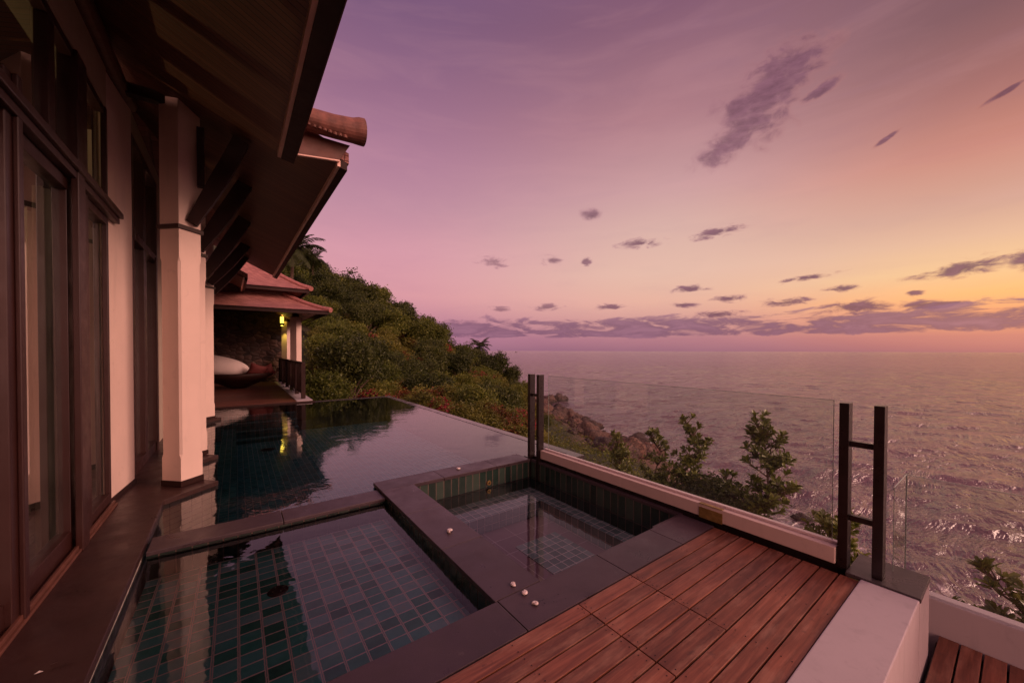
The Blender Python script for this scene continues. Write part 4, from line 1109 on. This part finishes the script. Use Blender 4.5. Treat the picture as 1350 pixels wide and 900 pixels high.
# ------------------------------------------------------------------ distant boat
BT = thing('fishing_boat', 'tiny dark boat far out just under the horizon, right of the palm', 'boat', (1815,2420,SEA))
x0,y0 = 1815,2420
S = MB(); S.add([(x0-9,y0,SEA+.2),(x0-7,y0-2,SEA+.2),(x0+8,y0-2,SEA+.2),(x0+11,y0,SEA+1),(x0+8,y0+2,SEA+.2),(x0-7,y0+2,SEA+.2),
   (x0-10,y0,SEA+3),(x0-8,y0-3,SEA+2.6),(x0+8,y0-3,SEA+2.8),(x0+14,y0,SEA+4),(x0+8,y0+3,SEA+2.8),(x0-8,y0+3,SEA+2.6)],
   [(5,4,3,2,1,0),(6,7,8,9,10,11),(0,1,7,6),(1,2,8,7),(2,3,9,8),(3,4,10,9),(4,5,11,10),(5,0,6,11)]); S.build('hull', M_METAL, BT)
S = MB(); S.box(x0-6,x0+1,y0-1.8,y0+1.8,SEA+2.9,SEA+6); S.build('cabin', M_METAL, BT)

# ------------------------------------------------------------------ world
W = bpy.data.worlds.new('World'); scene.world = W; W.use_nodes = True
t = NT(W.node_tree); t.n.clear()
out = t.node('ShaderNodeOutputWorld'); bg = t.node('ShaderNodeBackground')
tc = t.node('ShaderNodeTexCoord'); D3 = t.sep(tc.outputs['Generated'])
hyp = t.math('SQRT', t.math('ADD', t.math('MULTIPLY', D3[0], D3[0]), t.math('MULTIPLY', D3[1], D3[1])))
v = t.math('DIVIDE', D3[2], t.math('MAXIMUM', hyp, 1e-4))
u = t.math('ARCTAN2', D3[0], D3[1])
el = t.math('DIVIDE', t.math('ARCTANGENT', v), PI/2)     # 0..1
elc = t.math('SQRT', t.math('MAXIMUM', el, 0.))             # spread the stops near the horizon
def st(tab): return [(math.sqrt(a/90.), lin(c)) for a, c in tab]
RL_ = st([(0,(140,98,122)),(2,(152,104,128)),(4,(170,118,136)),(8,(196,140,148)),(14,(192,140,152)),(20,(172,128,144)),(26,(158,115,136)),(33,(136,98,122)),(41,(112,82,110)),(60,(98,72,112)),(90,(92,70,108))])
RM_ = st([(0,(146,102,116)),(1.8,(162,112,122)),(4,(188,138,134)),(7,(208,162,146)),(11,(206,170,154)),(17,(196,160,152)),(22,(182,143,144)),(30,(158,115,122)),(40,(120,84,102)),(60,(102,74,106)),(90,(92,70,108))])
RR_ = st([(0,(160,103,106)),(1.6,(180,116,108)),(4,(222,152,112)),(5.5,(234,172,116)),(8,(224,184,138)),(11,(208,168,142)),(14,(192,150,134)),(19,(184,126,112)),(24,(150,102,98)),(30,(116,82,86)),(90,(94,70,100))])
cl_, cm_, cr_ = t.ramp(elc, RL_), t.ramp(elc, RM_), t.ramp(elc, RR_)
absu = t.math('ABSOLUTE', t.math('SUBTRACT', u, 1.62))     # distance in azimuth from the glow
f1 = t.maprange(absu, .55, 1.35, 1., 0., True)              # 0: away ... 1: middle
f2 = t.maprange(absu, .02, .62, 1., 0., True)
sky = t.mix(f2, t.mix(f1, cl_, cm_), cr_)
# thin high veils
vec = t.comb(t.math('MULTIPLY', u, 2.2), t.math('MULTIPLY', v, 9.), 0.)
veil = t.noise(vec, 1.3, 6, .55, .6)
sky = t.mix(t.maprange(veil, .45, .75, 0., .10), sky, lin((214,160,160)))
sky = t.mix(t.maprange(t.noise(vec, 2.1, 5, .6, .5), .5, .8, 0., .08), sky, lin((120,92,124)))
# separate clouds
nv = t.comb(t.math('MULTIPLY', u, 22.), t.math('MULTIPLY', v, 56.), 0.)
nA = t.math('SUBTRACT', t.noise(nv, 1.1, 6, .62, .5), .5)
nB = t.math('SUBTRACT', t.noise(t.comb(t.math('MULTIPLY', u, 16.), t.math('MULTIPLY', v, 18.), 5.), 1.5, 7, .56, .4), .5)
CL = [(1.200,.535,.05,.055,-.9),(1.240,.585,.05,.05,-.7),(1.222,.562,.066,.078,-.95),(1.268,.605,.048,.030,-.35),(1.158,.482,.060,.026,-.5),(1.315,.535,.030,.010,-.4),
 (.84,.353,.034,.017,.2),(.582,.235,.044,.016,0),(.738,.239,.03,.014,0),(.825,.232,.014,.0158,0),(.961,.271,.056,.013,0),(1.129,.277,.060,.013,-.1),
 (1.298,.154,.059,.0062,-.08),(1.078,.149,.048,.0098,0),(1.154,.121,.036,.0095,0),(1.058,.112,.036,.0082,0),(1.26,.106,.051,.0115,0),(1.352,.126,.035,.0070,0),
 (1.505,.142,.062,.0150,-.14),(1.57,.145,.020,.0175,0),(1.62,.15,.05,.014,0),(1.451,.107,.013,.0060,0),(.723,.115,.044,.0095,0),(.602,.109,.04,.0095,0),(.889,.112,.045,.0092,0),(1.375,.087,.07,.0165,0),
 (1.551,.42,.034,.006,-.45),(1.412,.400,.024,.0055,-.55),(1.47,.084,.06,.0100,0),(1.13,.086,.06,.010,0)]
mask = None
for i, (u0,v0,su,sv,rot) in enumerate(CL):
    k_ = 1.9 if i < 6 else 1.1; su *= k_; sv *= k_
    du = t.math('SUBTRACT', u, u0); dv = t.math('SUBTRACT', v, v0)
    r_ = -rot
    if rot:
        a = t.math('ADD', t.math('MULTIPLY', du, math.cos(r_)), t.math('MULTIPLY', dv, math.sin(r_)))
        b_ = t.math('SUBTRACT', t.math('MULTIPLY', dv, math.cos(r_)), t.math('MULTIPLY', du, math.sin(r_)))
        if i == 2: su, sv = .098, .080
    else: a, b_ = du, dv
    a = t.math('DIVIDE', a, su); b_ = t.math('DIVIDE', b_, sv)
    q = t.math('SUBTRACT', 1., t.math('SQRT', t.math('ADD', t.math('MULTIPLY', a, a), t.math('MULTIPLY', b_, b_))))
    mask = q if mask is None else t.math('MAXIMUM', mask, q)
big = t.math('GREATER_THAN', v, .30)
nz = t.math('ADD', t.math('MULTIPLY', nA, t.math('SUBTRACT', 1., big)), t.math('MULTIPLY', nB, t.math('MULTIPLY', big, .55)))
cm = t.maprange(t.math('ADD', mask, t.math('MULTIPLY', nz, 2.9)), .0, .85, 0., 1., True)
cm = t.math('MULTIPLY', cm, t.maprange(t.math('ADD', mask, 0.), -.9, .1, 0., 1.))
ccol = t.mix(t.maprange(nA, -.2, .25, 0., 1.), lin((82,50,68)), lin((128,86,104)))
ccol = t.mix(t.maprange(f1, 0., 1., .45, 0.), ccol, sky)
ccol = t.mix(t.maprange(cm, .25, .8, .45, 0.), ccol, t.mix(f2, lin((176,128,138)), lin((214,140,108))))
hi = t.math('MULTIPLY', cm, t.maprange(v, .2, .5, .92, .72))
sky = t.mix(hi, sky, ccol)
# bank above the horizon
bn = t.noise(t.comb(t.math('MULTIPLY', u, 9.), t.math('MULTIPLY', v, 36.), 2.), 1.25, 7, .62, .5)
prof = t.math('MULTIPLY', t.maprange(v, .026, .040, 0., 1., True), t.maprange(v, .064, .108, 1., 0., True))
bm_ = t.maprange(t.math('ADD', bn, t.math('MULTIPLY', prof, .32)), .66, .82, 0., .86, True)
sky = t.mix(t.math('MULTIPLY', bm_, t.maprange(prof, 0., .15, 0., 1.)), sky, t.mix(t.maprange(bn,.4,.65,0,1), lin((98,66,90)), lin((134,94,114))))
sky = t.mix(t.maprange(v, 0., .030, .35, 0.), sky, lin((118,80,100)))
# added bright sky, unseen behind and above the camera, to light walls and hillside
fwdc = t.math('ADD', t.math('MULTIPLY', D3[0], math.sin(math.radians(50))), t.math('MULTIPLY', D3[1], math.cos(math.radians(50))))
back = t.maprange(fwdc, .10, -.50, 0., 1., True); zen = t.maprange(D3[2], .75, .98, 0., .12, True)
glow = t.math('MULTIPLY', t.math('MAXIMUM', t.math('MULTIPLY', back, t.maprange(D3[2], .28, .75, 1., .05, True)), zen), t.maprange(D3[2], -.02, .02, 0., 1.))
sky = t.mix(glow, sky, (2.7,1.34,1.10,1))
hs = t.node('ShaderNodeHueSaturation'); hs.inputs['Saturation'].default_value = 1.04; t.l.new(sky, hs.inputs['Color']); sky = hs.outputs[0]
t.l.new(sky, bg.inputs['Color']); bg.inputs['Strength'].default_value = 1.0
ns = t.node('ShaderNodeTexSky'); ns.sky_type = 'NISHITA'; ns.sun_disc = False; ns.sun_elevation = math.radians(3); ns.sun_rotation = math.radians(93)
bg2 = t.node('ShaderNodeBackground'); t.l.new(ns.outputs[0], bg2.inputs[0]); bg2.inputs[1].default_value = .002
ad = t.node('ShaderNodeAddShader'); t.l.new(bg.outputs[0], ad.inputs[0]); t.l.new(bg2.outputs[0], ad.inputs[1]); t.l.new(ad.outputs[0], out.inputs[0])
W.cycles.sampling_method = 'MANUAL'; W.cycles.sample_map_resolution = 512

# sun lamp: raised high at right, past the glow, to light pillars and hillside
az, e_ = math.radians(128), math.radians(28)
sd = Vector((math.sin(az)*math.cos(e_), math.cos(az)*math.cos(e_), math.sin(e_)))
L = bpy.data.lights.new('sun', 'SUN'); L.energy = 1.75; L.angle = math.radians(26); L.color = (1.,.56,.44)
lo = bpy.data.objects.new('sun', L); COL.objects.link(lo); lo.rotation_euler = (-sd).to_track_quat('-Z','Y').to_euler()

# ------------------------------------------------------------------ camera
YAW, PT, RO = math.radians(36.25), math.radians(.8), math.radians(.17)
fw = Vector((math.sin(YAW)*math.cos(PT), math.cos(YAW)*math.cos(PT), -math.sin(PT)))
rt = Vector((math.cos(YAW), -math.sin(YAW), 0)); up = rt.cross(fw)
rt2 = rt*math.cos(RO)+up*math.sin(RO); up2 = -rt*math.sin(RO)+up*math.cos(RO)
cam = bpy.data.cameras.new('camera'); co = bpy.data.objects.new('camera', cam); COL.objects.link(co)
Mx = Matrix((rt2, up2, -fw)).transposed().to_4x4(); Mx.translation = (0,0,1.6); co.matrix_world = Mx
cam.sensor_fit = 'HORIZONTAL'; cam.sensor_width = 36; cam.lens = 36*495/1350; cam.shift_y = 19/1350.; cam.clip_start = .05; cam.clip_end = 80000
scene.camera = co
scene.view_settings.view_transform = 'Standard'; scene.view_settings.look = 'None'; scene.view_settings.exposure = .36; scene.view_settings.gamma = 1
scene.cycles.max_bounces = 6; scene.cycles.transparent_max_bounces = 12; scene.cycles.glossy_bounces = 3; scene.cycles.diffuse_bounces = 2
scene.cycles.caustics_reflective = False; scene.cycles.sample_clamp_indirect = 6
scene.cycles.use_denoising = True
for o in bpy.data.objects:
    if '_w' in o: del o['_w']
